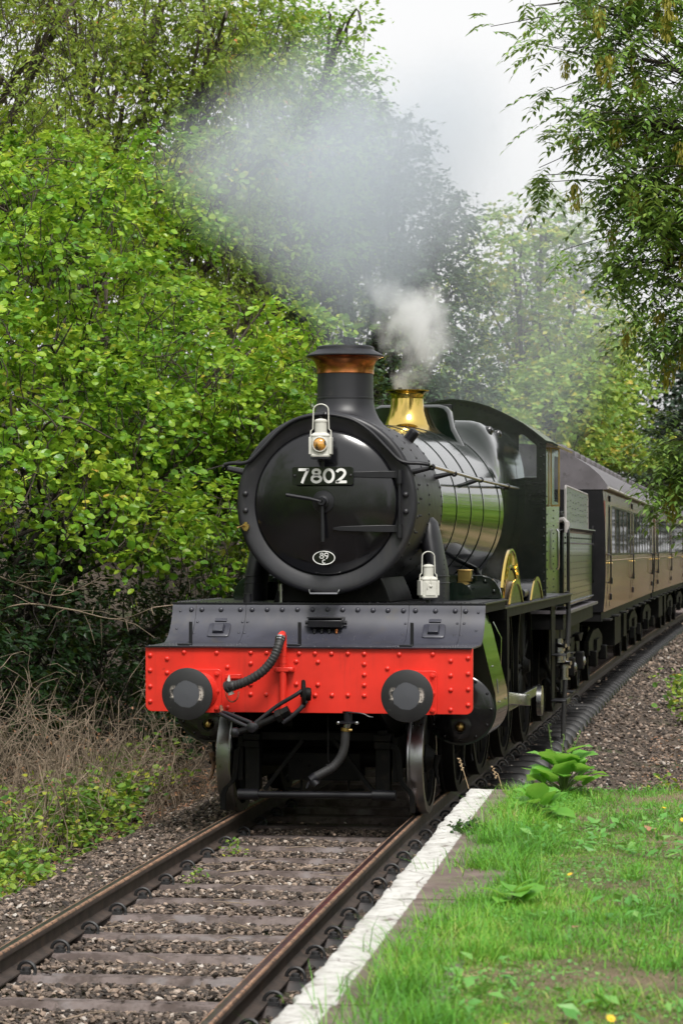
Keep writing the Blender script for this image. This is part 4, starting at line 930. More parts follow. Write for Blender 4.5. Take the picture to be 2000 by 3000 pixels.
for bb in ((-.62, .62, .5, .53, .63, .69), (-.3, .3, .75, .78, .28, .5), (-.64, .64, 1.7, 2.2, .4, .62), (-.3, .3, 1.0, 1.04, .3, .52)): MB().box(*bb).build('cross_member', 'frame_dark', bo, 30)
mb = MB()
for x, z in ((-.12, .4), (-.05, .37), (.14, .41), (.08, .35), (-.2, .44)): mb.dome((x, .75, z), (0, -1, 0), .017, .012, 8)
mb.build('rivet_row', 'frame_dark', bo)['kind'] = 'stuff'

# vacuum pipe and hose on the beam
vp = empty('vacuum_pipe'); vp.parent = loco
MB().tube([(-.188, -.045, .89), (-.188, -.045, 1.46), (-.188, -.05, 1.495), (-.189, -.075, 1.513), (-.191, -.11, 1.505), (-.193, -.135, 1.485)], .029, 16).lathe([(.032, 0), (.032, .02)], (-.188, -.045, 1.28), (0, 0, 1), 16).lathe([(.032, 0), (.032, .012)], (-.188, -.045, 1.34), (0, 0, 1), 16).build('standpipe', 'red', vp)
MB().box(-.258, -.103, -.075, -.001, 1.212, 1.25).build('pipe_clamp', 'red', vp, 30, .006)
for x in (-.238, -.122): inst('bolt', bolt_me, vp, (x, -.075, 1.231), (0, 0, 0), .8)
hp = cr([(-.193, -.137, 1.482), (-.2, -.17, 1.43), (-.222, -.19, 1.36), (-.262, -.2, 1.29), (-.325, -.205, 1.222), (-.41, -.2, 1.165), (-.5, -.185, 1.124), (-.57, -.165, 1.104)], 9)
MB().tube(hp, [.036 + .0035 * math.sin(i * 2.2) + (.004 if i < 2 or i > len(hp) - 4 else 0) for i in range(len(hp))], 16).build('hose', 'rubber', vp, 60)
MB().cyl((-.193, -.125, 1.49), (-.196, -.152, 1.462), .039, n=16).build('hose_clip', 'steel', vp)
MB().cyl((-.555, -.17, 1.108), (-.605, -.15, 1.098), .04, n=16).cyl((-.6, -.152, 1.1), (-.625, -.14, 1.09), .05, n=16).build('coupling_head', 'rubber', vp)
MB().prism([(-.625, 1.06), (-.6, 1.07), (-.598, 1.14), (-.607, 1.19), (-.618, 1.165), (-.63, 1.12)], 'xz', -.15, -.12).tube([(-.625, -.13, 1.1), (-.645, -.14, 1.09), (-.64, -.14, 1.075)], .012, 8).cyl((-.6, -.14, 1.06), (-.59, -.14, 1.03), .026, n=12).build('dummy_plug', 'white_lamp', vp, 30, .003)
MB().box(-.66, -.535, -.04, -.001, 1.155, 1.19).build('plug_bracket', 'red', vp, 30, .003)
mb = MB()
for k in range(19):
    t = k / 18; a = pi * t; x = -.6 - .052 * math.cos(a); z = 1.045 - .075 * math.sin(a); d = (.052 * math.sin(a), -.075 * math.cos(a)); dn = math.hypot(*d); dx, dz = d[0] / dn, d[1] / dn
    ax = Vector((0, 1, 0)) if k % 2 else Vector((-dz, 0, dx)); c_ = Vector((x, -.06, z)); u_ = Vector((dx, 0, dz))
    mb.tube([c_ + u_ * .009 * math.cos(q) + ax * .0055 * math.sin(q) for q in [2 * pi * j / 8 for j in range(8)]], .0022, 4, closed=True)
mb.build('chain', 'rust', vp)
# draw hook and screw coupling, looped up to the left
cp = empty('screw_coupling'); cp.parent = loco
MB().lathe([(.035, -.012), (.108, -.014), (.115, 0), (.108, .014), (.035, .012)], (0, -.17, 1.045), (1, .25, 0), 36).box(-.03, .03, -.16, .0, 1.02, 1.07).build('draw_hook', 'frame_dark', cp, 40)
MB().lathe([(.05, 0), (.055, .02), (.05, .05), (.0005, .055)], (.015, -.2, 1.045), (1, .1, 0), 20).build('hook_nut', 'frame_dark', cp)
MB().tube(cr([(.0, -.24, 1.075), (-.05, -.25, 1.04), (-.2, -.25, .95), (-.32, -.26, .855), (-.4, -.27, .79)]), .0165, 10).tube(cr([(.03, -.21, .99), (-.01, -.24, .935), (-.08, -.26, .87), (-.15, -.27, .82)]), .018, 10).build('link', 'black_satin', cp)
MB().tube([(-.15, -.26, .89), (-.27, -.27, .835), (-.4, -.28, .775), (-.5, -.29, .748)], [.03, .026, .028, .024], 12).tube([(-.16, -.26, .885), (-.2, -.262, .868)], .058, 6).tube([(-.1, -.255, .92), (-.16, -.258, .89)], .045, 6).build('screw', 'frame_dark', cp, 30)
MB().lathe([(.0005, -.038), (.03, -.03), (.042, 0), (.03, .03), (.0005, .038)], (-.525, -.29, .742), (1, .2, -.4), 16).build('weight', 'black_satin', cp)
MB().tube(cr([(-.66, -.2, .875), (-.655, -.22, .88), (-.53, -.27, .83), (-.42, -.29, .785), (-.37, -.295, .77), (-.35, -.3, .79), (-.37, -.3, .81)]), .0165, 10).tube(cr([(-.66, -.17, .885), (-.62, -.19, .888), (-.5, -.23, .85), (-.4, -.25, .815)]), .0165, 10).lathe([(.04, -.02), (.042, .0), (.04, .02), (.02, .028), (.0005, .03)], (-.39, -.3, .785), (0, -1, 0), 18).build('shackle', 'black_satin', cp)
MB().tube([(-.7, -.02, .93), (-.68, -.08, .9), (-.66, -.17, .88)], .014, 8).build('hanger', 'rust', cp)
# steam heating hose below the beam
hh = empty('heating_hose'); hh.parent = loco
MB().cyl((.323, .03, .9), (.323, .04, .82), .034, n=16).lathe([(.03, -.006), (.07, -.004), (.07, .008), (.03, .01)], (.32, .045, .81), (0, -.1, 1), 6).box(.285, .36, .0, .06, .885, .9).build('valve_body', 'black_satin', hh)
for dx_ in (-.075, .075): MB().lathe([(.018, -.014), (.018, .014)], (.32 + dx_, .04, .805), (0, -1, 0), 10).dome((.32 + dx_, .026, .805), (0, -1, 0), .017).build('flange_bolt', 'steel', hh)
MB().cyl((.316, .05, .806), (.306, .05, .76), .03, n=14).build('neck', 'steel', hh)
MB().lathe([(.04, -.014), (.042, -.012), (.042, .012), (.04, .014)], (.303, .05, .752), (.1, 0, 1), 18).cyl((.335, .02, .75), (.36, .02, .75), .012, n=8).build('hose_clip', 'old_brass', hh)
pth = cr([(.303, .05, .755), (.298, .05, .68), (.29, .05, .61), (.27, .045, .545), (.235, .04, .49), (.19, .03, .445), (.12, .02, .405), (.06, .01, .372)], 8)
MB().tube(pth, [.036 + .0016 * math.sin(i * 2.4) for i in range(len(pth))], 14).build('hose', 'rubber', hh, 60)
MB().cyl((.07, .01, .377), (.03, .0, .345), .04, n=12).cyl((.04, .0, .35), (.075, .0, .31), .035, n=12).tube([(.02, .0, .34), (.01, -.02, .32), (-.002, -.02, .285)], .009, 6).build('coupling_head', 'black_satin', hh)
MB().tube(cr([(.33, .0, .892), (.4, -.02, .89), (.46, -.025, .882), (.5, -.025, .862), (.535, -.025, .857)]), .006, 6).build('valve_lever', 'black_satin', hh)
mb = MB()
for k in range(26):
    c_ = Vector((.15, .1, .85 - k * .0135)); ax = Vector((1, 0, 0)) if k % 2 else Vector((0, 1, 0))
    mb.tube([c_ + Vector((0, 0, 1)) * .0095 * math.cos(q) + ax * .006 * math.sin(q) for q in [2 * pi * j / 8 for j in range(8)]], .0024, 4, closed=True)
mb.tube([(.15, .1, .5), (.16, .1, .48), (.155, .1, .46), (.135, .1, .465)], .006, 6); mb.build('hanging_chain', 'frame_dark', hh)
# injector and pipework under the cab
inj = empty('injector'); inj.parent = loco
for (x, y_, z, r) in ((1.12, 10.35, 1.0, .055), (1.15, 10.7, .78, .06), (1.1, 11.0, .95, .05)):
    MB().cyl((x, y_, z - .13), (x, y_, z + .13), r, n=14).lathe([(r * 1.5, -.015), (r * 1.5, .015)], (x, y_, z), (0, 0, 1), 14).lathe([(r * 1.4, -.012), (r * 1.4, .012)], (x, y_, z - .14), (0, 0, 1), 14).cyl((x, y_ - .05, z + .05), (x + .1, y_ - .1, z + .05), .025, n=10).build('injector_body', 'steel', inj)
MB().tube(cr([(1.17, 10.98, 1.68), (1.19, 10.99, 1.4), (1.17, 10.95, .9), (1.14, 10.9, .3), (1.13, 10.9, -.1)]), .03, 10).build('overflow_pipe', 'rubber', inj)
MB().tube(cr([(.95, 10.3, .9), (1.05, 10.6, .55), (1.05, 10.9, .5), (.9, 11.2, .6)]), .025, 8).build('feed_pipe', 'frame_dark', inj)

# head lamps: free to lift off their irons
def lamp(loc, rz, label, lens):
    e = empty('oil_lamp', loc, rz, label, 'lamp', 'white oil lamps on the engine')
    o_ = rrect(0, 0, .158, .15, .022, 3)
    bd = MB(); bd.loft([[(x * k, y_ * k, z) for x, y_ in o_] for (z, k) in ((0, .97), (.006, 1.), (.016, 1.), (.018, .95), (.165, .95), (.167, 1.), (.178, 1.), (.19, .82), (.2, .62))]); bd.build('body', 'white_lamp', e, 35)
    for sx in (-1, 1): MB().box(sx * .072, sx * .095, -.06, .06, .02, .162).build('side_pocket', 'white_lamp', e, 30, .004)
    MB().lathe([(.05, .195), (.05, .285), (.054, .288), (.054, .3), (.04, .31), (.01, .317), (.0005, .318)], (0, 0, 0), (0, 0, 1), 28).build('flue', 'white_lamp', e, 40)
    MB().lathe([(.012, .31), (.012, .33), (.0005, .333)], (0, 0, 0), (0, 0, 1), 10).build('knob', 'black_satin', e)
    MB().box(-.075, .075, -.07, .07, -.018, -.001).build('foot', 'black_satin', e, 30, .003)
    hd = [(-.086, 0, .16), (-.083, 0, .215), (-.066, 0, .23), (-.062, 0, .38)] + [(.062 * math.cos(R(t)), 0, .385 + .05 * math.sin(R(t))) for t in range(165, 0, -15)] + [(.062, 0, .38), (.066, 0, .23), (.083, 0, .215), (.086, 0, .16)]
    MB().tube(hd, .0055, 8).build('handle', 'white_lamp', e)
    if lens:
        lr = MB().lathe([(.064, .0), (.066, -.012), (.06, -.02), (.054, -.02), (.052, -.004)], (0, -.075, .1), (0, 1, 0), 32).build('lens_ring', 'white_lamp', e)
        MB().lathe([(.054, -.01), (.045, -.024), (.03, -.033), (.0005, -.038)], (0, -.075, .1), (0, 1, 0), 32).build('lens', 'lamp_lens', lr, 60)
    else:
        MB().box(-.05, .05, -.082, -.073, .02, .15).cyl((-.035, -.085, .08), (-.035, -.085, .14), .006, n=6).dome((0, -.082, .11), (0, -1, 0), .018).tube([(0, -.09, .2), (0, -.093, .12)], .004, 6).build('back_door', 'white_lamp', e, 30, .003)
    return e
lamp((.002, .6, 2.952), R(4), 'white oil lamp with amber lens, high on the smokebox door above the number plate', True)
lamp((.838, 1.0, 1.79), R(24), 'white oil lamp standing on the running plate beside the smokebox', False).scale = (.86, .86, .88)
MB().box(-.014, .014, .69, .705, 2.86, 2.98).box(-.014, .014, .6, .72, 2.925, 2.936).build('lamp_iron', 'black_satin', door, 30)
MB().box(.82, .85, .985, 1.015, 1.744, 1.775).build('lamp_iron', 'black_satin', loco, 30)

# ------------------------------------------------------------------ tender and carriages (each in its own frame, front end at y = 0)
def place(e, y0, length):
    """Set a vehicle on the track from y0 on."""
    xa, xb = float(xt(y0)), float(xt(y0 + length)); e.location = (xa, y0, 0); e.rotation_euler = (0, 0, math.atan2(-(xb - xa), length))
tn = empty('tender', label='riveted dark coal tender coupled behind the locomotive cab', cat='tender'); place(tn, 11.5, 6.2); tn.location.x += .04
MB().box(-1.2, 1.2, .1, 5.9, 1.47, 2.44).build('tank', 'cab_green', tn, 30, .02)
MB().box(-1.27, 1.27, -.1, 6.2, 1.395, 1.43).build('footplate', 'roof_grey', tn, 30)
MB().box(-1.2, 1.2, -.05, 6.1, 1.2, 1.394).build('frame_top', 'frame_dark', tn, 30)
for sx in (-1, 1):
    sec = [(sx * 1.2, 2.40), (sx * 1.215, 2.43), (sx * 1.25, 2.46), (sx * 1.25, 2.475), (sx * 1.2, 2.48), (sx * 1.18, 2.42)]
    mb = MB(); mb.loft([[(x, y_, z) for x, z in sec] for y_ in (.1, 5.95)]); mb.build('coping', 'cab_green', tn, 30)
    MB().tube([(sx * 1.215, .12, 2.27), (sx * 1.215, 5.9, 2.27)], .012, 6).build('beading', 'cab_green', tn)
    MB().tube([(sx * 1.215, .12, 1.52), (sx * 1.215, 5.9, 1.52)], .014, 6).build('beading', 'cab_green', tn)
    ep = [(.55, 2.48), (5.05, 2.48), (5.05, 2.93), (5.0, 2.965), (.62, 2.985), (.55, 2.95)]
    up = MB().prism(ep, 'yz', sx * 1.17, sx * 1.195).build('coal_plate', 'cab_green', tn, 30)
    MB().tube([(sx * 1.185, .55, 2.5), (sx * 1.185, .55, 2.955), (sx * 1.185, .62, 2.99), (sx * 1.185, 5.0, 2.972), (sx * 1.185, 5.06, 2.93), (sx * 1.185, 5.06, 2.48)], .016, 6).build('edge_bead', 'trim_grey', up)
    mb = MB()
    for j in range(8):
        for k in range(11): mb.dome((sx * 1.201, .3 + k * .53, 1.6 + j * .085), (sx, 0, 0), .0085, .007, 6)
    for k in range(11): mb.dome((sx * 1.201, .3 + k * .53, 2.34), (sx, 0, 0), .016, .012, 6).dome((sx * 1.235, .35 + k * .53, 2.44), (sx, 0, -.2), .02, .014, 6)
    for j, z in enumerate((2.56, 2.64, 2.72, 2.8, 2.9)):
        for k in range(9): mb.dome((sx * 1.196, .72 + k * .52 + (.13 if j % 2 else 0), z + (.02 if k % 3 == 1 else 0)), (sx, 0, 0), .0085, .007, 6)
    mb.build('rivet_grid', 'frame_dark', tn, 60)['kind'] = 'stuff'
    MB().tube(cr([(sx * 1.26, .0, 1.5), (sx * 1.26, -.02, 2.3), (sx * 1.26, .0, 2.45), (sx * 1.25, .06, 2.52), (sx * 1.2, .1, 2.5)]), .02, 8).build('hand_pillar', 'black_gloss', tn)
    MB().tube([(sx * 1.24, .0, 2.4), (sx * 1.24, .0, 2.52), (sx * 1.2, .04, 2.56), (sx * 1.1, .06, 2.54)], .035, 8).build('scoop_handle', 'trim_grey', tn)
    MB().prism([(.2, 1.25), (6., 1.25), (6., .55), (5.7, .5), (5.2, .95), (4.3, .5), (3.6, .95), (2.9, .5), (2.2, .95), (1.3, .5), (.6, .95), (.2, .6)], 'yz', sx * .98, sx * 1.01).build('outside_frame', 'frame_dark', tn, 30)
    for y_ in (1.05, 3.0, 4.95):
        ab = MB().box(sx * 1.0, sx * 1.14, y_ - .12, y_ + .12, .48, .74).build('axle_box', 'frame_dark', tn, 30, .02)
        MB().dome((sx * 1.14, y_, .6), (sx, 0, 0), .07, .03, 12).build('axle_cap', 'steel', ab)
        mb = MB()
        for q in range(6): mb.box(sx * 1.02, sx * 1.1, y_ - .52 + q * .07, y_ + .52 - q * .07, .98 - q * .018, .995 - q * .018)
        mb.build('leaf_spring', 'frame_dark', tn)
        e = empty('wheel', (0, y_, .62)); e.parent = tn; wheel_parts(e, .62, sx * .855, sx, 12, tread='frame_dark')
    MB().prism([(-.05, 1.25), (.35, 1.25), (.3, .4), (.0, .4)], 'yz', sx * 1.15, sx * 1.165).build('step_back', 'frame_dark', tn)
    for z in (.9, .42): MB().box(sx * 1.16, sx * 1.32, -.04, .34, z, z + .015).build('step_tread', 'black_satin', tn)
MB().box(-1.1, 1.1, .15, .2, 1.43, 2.7).cyl((-.6, .1, 1.5), (-.6, .1, 2.5), .04).cyl((.75, .1, 1.5), (.75, .1, 2.5), .04).build('front_plate', 'cab_green', tn, 30)
mb = MB(); V_ = []
for k in range(420):
    x, y_ = rnd.uniform(-1.05, 1.05), rnd.uniform(.9, 4.9); s_ = rnd.uniform(.06, .13); z = 2.5 + .28 * max(0, 1 - (x / 1.15) ** 2) + rnd.uniform(-.05, .05)
    V_.append((x, y_, z, s_))
P_ = np.array(V_); tv, tfc = stone_template(3)
Vc, Fc = scatter(tv, tfc, P_[:, :3], rng.normal(size=(len(P_), 3)), rng.normal(size=(len(P_), 3)), P_[:, 3])
co = nobj('coal_load', npmesh('coal_load', Vc, Fc, 'coal'), tn, 'stuff')
sh = empty('fire_shovel', (.72, 12.9, 2.55), R(-18), 'fireman shovel with tan rounded blade standing upright on the tender', 'shovel')
MB().prism([(-.085, .62), (.085, .62), (.085, .68), (.07, .72), (.04, .745), (0, .755), (-.04, .745), (-.07, .72), (-.085, .68)], 'xz', -.012, .0).build('blade', 'wood', sh, 30, .004)
MB().tube([(0, 0, .02), (0, 0, .63)], .018, 8).build('shaft', 'wood', sh); MB().tube([(-.07, 0, .02), (.07, 0, .02)], .016, 8).build('grip', 'wood', sh)

LC = 18.1
def coach(y0, label):
    e = empty('railway_carriage', label=label, cat='carriage', group='carriages behind the tender'); place(e, y0, LC)
    HW = 1.37
    def sx_at(z): return HW - .035 * max(0., (1.9 - z) / .65) ** 2 - .05 * max(0., (z - 2.2) / .95) ** 2
    zs = [1.24, 1.5, 1.8, 2.02]
    # lower side and the panel above the windows are skins; the window band is a sheet with openings
    doors = [1.0, 8.3, 16.9]; wins = []
    for a, b_ in ((1.62, 7.72), (8.95, 16.3)):
        n = 5 if b_ - a < 7 else 6; wd = (b_ - a) / n
        for k in range(n): wins.append((a + k * wd + .09, a + (k + 1) * wd - .09))
    for d in doors: wins.append((d - .24, d + .24))
    for sx in (-1, 1):
        mb = MB(); mb.loft([[(sx * sx_at(z), y_, z) for z in (1.24, 1.45, 1.7, 1.95, 2.06)] for y_ in (0, LC)], closed=False); mb.build('lower_side', 'coach_brown', e, 60)
        mb = MB(); mb.loft([[(sx * sx_at(z), y_, z) for z in (2.93, 3.02, 3.12)] for y_ in (0, LC)], closed=False); mb.build('upper_side', 'coach_brown', e, 60)
        wb = MB().prism([(0, 2.06), (LC, 2.06), (LC, 2.93), (0, 2.93)], 'yz', sx * (sx_at(2.5) - .03), sx * sx_at(2.5), [[(a, 2.1), (b_, 2.1), (b_, 2.88), (a, 2.88)] for a, b_ in sorted(wins)]).build('window_band', 'coach_brown', e, 30)
        if sx < 0: continue
        for a, b_ in wins:
            x = sx_at(2.5); i_ = [(a + .03, 2.13), (b_ - .03, 2.13), (b_ - .03, 2.85), (a + .03, 2.85)]
            wf = MB().prism([(a + .003, 2.103), (b_ - .003, 2.103), (b_ - .003, 2.877), (a + .003, 2.877)], 'yz', x - .032, x + .004, [i_]).build('window', 'coach_end', e, 30)
            t_ = rnd.uniform(-.004, .004); mb = MB(); mb.add([(x + t_ * .3, a + .03, 2.13), (x - t_ * .3, b_ - .03, 2.13), (x - .002 - t_ * .3, b_ - .03, 2.85), (x - .002 + t_ * .3, a + .03, 2.85)], [(0, 1, 2, 3)]); mb.build('pane', 'coach_glass', wf)
        for d in doors:
            dr = empty('door'); dr.parent = e
            for yy in (d - .4, d + .4):
                MB().prism([(sx_at(z) + .004, z) for z in (1.3, 1.6, 1.9, 2.2, 2.6, 2.9, 3.06)] + [(sx_at(z) - .01, z) for z in (3.06, 2.9, 2.6, 2.2, 1.9, 1.6, 1.3)], 'xz', yy - .009, yy + .009).build('door_edge', 'coach_end', dr)
            for z in (1.45, 1.7, 2.98): MB().box(sx_at(z) - .01, sx_at(z) + .03, d + .36, d + .47, z - .05, z + .05).build('hinge', 'coach_end', dr, 30, .005)
            MB().tube([(1.37, d - .52, 1.68), (1.42, d - .52, 1.7), (1.42, d - .52, 2.1), (1.37, d - .52, 2.12)], .014, 7).build('grab_handle', 'coach_end', dr)
            MB().tube([(1.37, d - .3, 1.98), (1.42, d - .3, 1.98), (1.42, d - .18, 1.98)], .014, 7).build('door_handle', 'old_brass', dr)
        for y_ in np.arange(.7, LC, 2.4):
            MB().box(1.2, 1.42, y_ - .35, y_ + .35, 1.1, 1.125).build('footboard', 'frame_dark', e, 30)
    MB().tube([(1.378, .02, 2.02), (1.378, LC - .02, 2.02)], .008, 5).build('waist_line', 'old_brass', e)
    rf = [(1.40, 3.1), (1.405, 3.14), (1.37, 3.2), (1.28, 3.32), (1.12, 3.46), (.9, 3.6), (.6, 3.72), (.3, 3.785), (0, 3.805)]; rf = rf + [(-x, z) for x, z in rf[::-1][1:]]
    mb = MB(); mb.loft([[(x, y_, z) for x, z in rf] for y_ in (-.04, LC + .04)]); roof = mb.build('roof', 'roof_grey', e, 50)
    for sx in (-1, 1): MB().tube([(sx * 1.405, -.04, 3.125), (sx * 1.405, LC + .04, 3.125)], .022, 6).build('gutter', 'trim_grey', roof)
    for y_ in np.arange(.9, LC, 1.45):
        for sx in (-1, 1): MB().lathe([(.12, -.02), (.12, .03), (.1, .08), (.05, .105), (.0005, .11)], (sx * .62, y_, 3.715), (sx * .25, 0, 1), 14).build('roof_vent', 'roof_grey', roof)
    for y_ in (2.9, 6.0, 9.1, 12.2, 15.3):
        mb = MB(); mb.loft([[(x * 1.002, y_ + d, z + .006) for x, z in rf[2:-2]] for d in (-.02, .02)], closed=False); mb.build('roof_seam', 'roof_grey', roof)
    for y_, s_ in ((0, -1), (LC, 1)):
        ends = [(sx_at(z), z) for z in (1.24, 1.5, 1.8, 2.2, 2.6, 3.0, 3.1)] + rf[2:-2] + [(-sx_at(z), z) for z in (3.1, 3.0, 2.6, 2.2, 1.8, 1.5, 1.24)]
        en = MB().prism(ends, 'xz', y_, y_ + s_ * .03).build('end_wall', 'coach_end', e, 30)
        MB().box(-.5, .5, *sorted((y_ + s_ * .03, y_ + s_ * .42)), 1.2, 3.3).build('gangway', 'rubber', e, 30, .03)
        for sx in (-1, 1): MB().tube([(sx * 1.18, y_ + s_ * .03, 1.7), (sx * 1.18, y_ + s_ * .07, 1.74), (sx * 1.18, y_ + s_ * .07, 2.5), (sx * 1.18, y_ + s_ * .03, 2.54)], .014, 6).build('end_handrail', 'coach_end', en)
        MB().box(.44, .47, *sorted((y_ + s_ * .03, y_ + s_ * .05)), 1.3, 3.75).build('end_rib', 'coach_end', en)
    MB().box(-1.3, 1.3, .0, LC, 1.1, 1.24).box(-.2, .2, .3, LC - .3, .75, 1.1).box(.4, 1.15, 6.5, 8.5, .5, 1.05).box(.4, 1.15, 9.6, 10.6, .55, 1.05).build('underframe', 'frame_dark', e, 30)
    for yb in (2.7, LC - 2.7):
        bg_ = empty('bogie'); bg_.parent = e; bg_.location = (0, yb, 0)
        for sx in (-1, 1):
            MB().prism([(-1.75, .55), (-1.75, .75), (-.7, .9), (.7, .9), (1.75, .75), (1.75, .55), (.8, .5), (-.8, .5)], 'yz', sx * .98, sx * 1.05).build('side_frame', 'frame_dark', bg_, 30)
            for y_ in (-1.3, 1.3):
                w_ = empty('wheel', (0, y_, .457)); w_.parent = bg_
                MB().lathe([(.08, -.03), (.1, 0), (.38, .03), (.40, .0), (.457, .0), (.46, .1), (.487, .12), (.48, .135), (.3, .135)], (sx * .855, 0, 0), (-sx, 0, 0), 40).build('disc', 'frame_dark', w_)
                MB().box(sx * 1.02, sx * 1.15, y_ - .13, y_ + .13, .36, .6).build('axle_box', 'frame_dark', bg_, 30, .02)
            MB().box(sx * 1.05, sx * 1.1, -.5, .5, .55, .75).build('spring_plank', 'frame_dark', bg_)
    return e
coach(18.75, 'maroon-brown railway carriage directly behind the tender, its dark end wall showing')
coach(18.75 + LC + .75, 'second maroon-brown railway carriage from the tender')
coach(18.75 + 2 * (LC + .75), 'third maroon-brown railway carriage, farthest round the curve at the picture edge')

# ------------------------------------------------------------------ vegetation
T_HAZEL = ([(0, 0, 0), (0, .5, -.05), (0, 1, -.02), (-.3, .18, .05), (-.44, .5, .08), (-.26, .85, .05), (.3, .18, .05), (.44, .5, .08), (.26, .85, .05)],
           [(0, 1, 3), (3, 1, 4), (4, 1, 5), (5, 1, 2), (0, 6, 1), (6, 7, 1), (7, 8, 1), (8, 2, 1)])
T_LEAF = ([(0, 0, 0), (-.27, .45, .08), (.27, .45, .08), (0, 1, -.04), (0, .45, 0)], [(0, 4, 1), (1, 4, 3), (0, 2, 4), (2, 3, 4)])
T_NARROW = ([(0, 0, 0), (-.16, .42, .05), (.16, .42, .05), (0, 1, -.06), (0, .42, 0)], [(0, 4, 1), (1, 4, 3), (0, 2, 4), (2, 3, 4)])
T_ASH = ([(0, 0, 0), (-.2, .36, .05), (.2, .36, .05), (0, 1, -.06), (0, .42, 0)], [(0, 4, 1), (1, 4, 3), (0, 2, 4), (2, 3, 4)])
T_FAR = ([(0, 0, 0), (-.36, .5, .1), (.36, .5, .1), (0, 1, 0)], [(0, 3, 1), (0, 2, 3)])
UP = np.array([0, 0, 1.])
def clear(P, m=1.72, hi=4.3):
    """Nothing grows into the train's path."""
    u = P[:, 0] - xt(P[:, 1]); return ~((np.abs(u) < m + .05 * np.maximum(P[:, 2] - hi, 0) * 0) & (P[:, 2] < hi + .6) & (P[:, 1] > -30))
def crown_pts(lobes, n_clump, per, cr_, flat=.55, shell=(.5, 1.), upw=.8, outw=.5, rndw=.55, droop=.25, seed=1):
    """Leaves in clumps through the outer shell of a set of lobes ((x,y,z),(rx,ry,rz)); returns positions, directions, normals and clump centres."""
    r_ = np.random.default_rng(seed)
    C = np.array([l[0] for l in lobes], float); A_ = np.array([l[1] for l in lobes], float)
    wgt = (A_[:, 0] * A_[:, 1] + A_[:, 1] * A_[:, 2] + A_[:, 0] * A_[:, 2]); wgt /= wgt.sum()
    k = r_.choice(len(lobes), n_clump, p=wgt); d = unit(r_.normal(size=(n_clump, 3)))
    rad = shell[0] + (shell[1] - shell[0]) * r_.random((n_clump, 1)) ** .6
    cc = C[k] + d * A_[k] * rad; origin = cc - unit(.5 * d * np.array([1, 1, .3]) + .75 * UP + .4 * r_.normal(size=(n_clump, 3))) * r_.uniform(.3, .75, (n_clump, 1)) * (cr_ / .17)
    ii = np.repeat(np.arange(n_clump), per); n = len(ii); sz = r_.uniform(.6, 1.35, (n_clump, 1)); out = unit(d / A_[k])
    # each clump is a few shoots; leaves sit alternately along them and face roughly the same way
    ns = 4; sd_ = unit(.75 * out[:, None] * np.array([1, 1, .35]) + .75 * r_.normal(size=(n_clump, ns, 3)) * np.array([1, 1, flat]) + .12 * UP); sl_ = cr_ * 2.3 * sz * r_.uniform(.6, 1.3, (n_clump, ns))
    js = r_.integers(0, ns, n); t = r_.uniform(.08, 1.05, (n, 1)); fw = sd_[ii, js]; L = sl_[ii, js][:, None]; sgn = np.where(r_.random((n, 1)) < .5, -1., 1.)
    sv = unit(np.cross(fw, UP) + 1e-6) * sgn; P = cc[ii] + fw * L * t - UP * L * .3 * t * t + r_.normal(size=(n, 3)) * cr_ * .1
    cn = r_.normal(size=(n_clump, ns, 3)); N = unit(upw * UP + outw * out[ii] + rndw * .6 * cn[ii, js] + rndw * .5 * r_.normal(size=(n, 3)))
    D = unit(.7 * fw + .8 * sv + .3 * r_.normal(size=(n, 3)) - droop * UP)
    return P, D, N, cc, origin
def twigs(cc, origin, r0, r1, sag=.1, n=3, seed=0, m=5):
    r_ = np.random.default_rng(seed); t = np.linspace(0, 1, m)[None, :, None]; L = np.linalg.norm(cc - origin, axis=1)[:, None, None]
    P = origin[:, None] * (1 - t) + cc[:, None] * t; P = P + (np.sin(t * pi) * L * sag) * r_.normal(size=(len(cc), 1, 3)) + np.sin(t * pi) * L * .08 * UP
    P[:, 1:-1] += r_.normal(size=(len(cc), m - 2, 3)) * L * .025
    return np_tubes(P, np.broadcast_to(np.linspace(r0, r1, m)[None], (len(cc), m)), n)
def limb_tree(e, base, lobes, r, mat, lean=.15, seed=0):
    """Trunk and one limb to each lobe."""
    r_ = random.Random(seed); base = Vector(base); mb = MB(); top = max(l[0][2] for l in lobes)
    cx = sum(l[0][0] for l in lobes) / len(lobes); cy_ = sum(l[0][1] for l in lobes) / len(lobes)
    fork = Vector((base.x + (cx - base.x) * .45, base.y + (cy_ - base.y) * .45, base.z + (min(l[0][2] for l in lobes) - base.z) * .62))
    tr = cr([base - Vector((0, 0, .5)), base + (fork - base) * .3 + Vector((r_.uniform(-lean, lean), r_.uniform(-lean, lean), 0)), base + (fork - base) * .65 + Vector((r_.uniform(-lean, lean), 0, 0)), fork], 4)
    mb.tube(tr, [r * (1.25 - .6 * i / len(tr)) for i in range(len(tr))], 10)
    for l in lobes:
        q = Vector(l[0]); md = fork.lerp(q, .5) + Vector((r_.uniform(-.4, .4), r_.uniform(-.4, .4), r_.uniform(0, .5)))
        pp = cr([fork, md, q], 5); mb.tube(pp, [r * .55 * (1 - .75 * i / len(pp)) + .01 for i in range(len(pp))], 7)
        for k in range(3):
            d = Vector((r_.gauss(0, 1), r_.gauss(0, 1), r_.gauss(.3, .7))).normalized(); tip = q + Vector((d.x * l[1][0], d.y * l[1][1], d.z * l[1][2])) * .8
            p2 = cr([md.lerp(q, .3 + .2 * k), q.lerp(tip, .5) + Vector((0, 0, .15)), tip], 4); mb.tube(p2, [r * .22 * (1 - .8 * i / len(p2)) + .006 for i in range(len(p2))], 6)
    return mb.build('trunk', mat, e, 60)
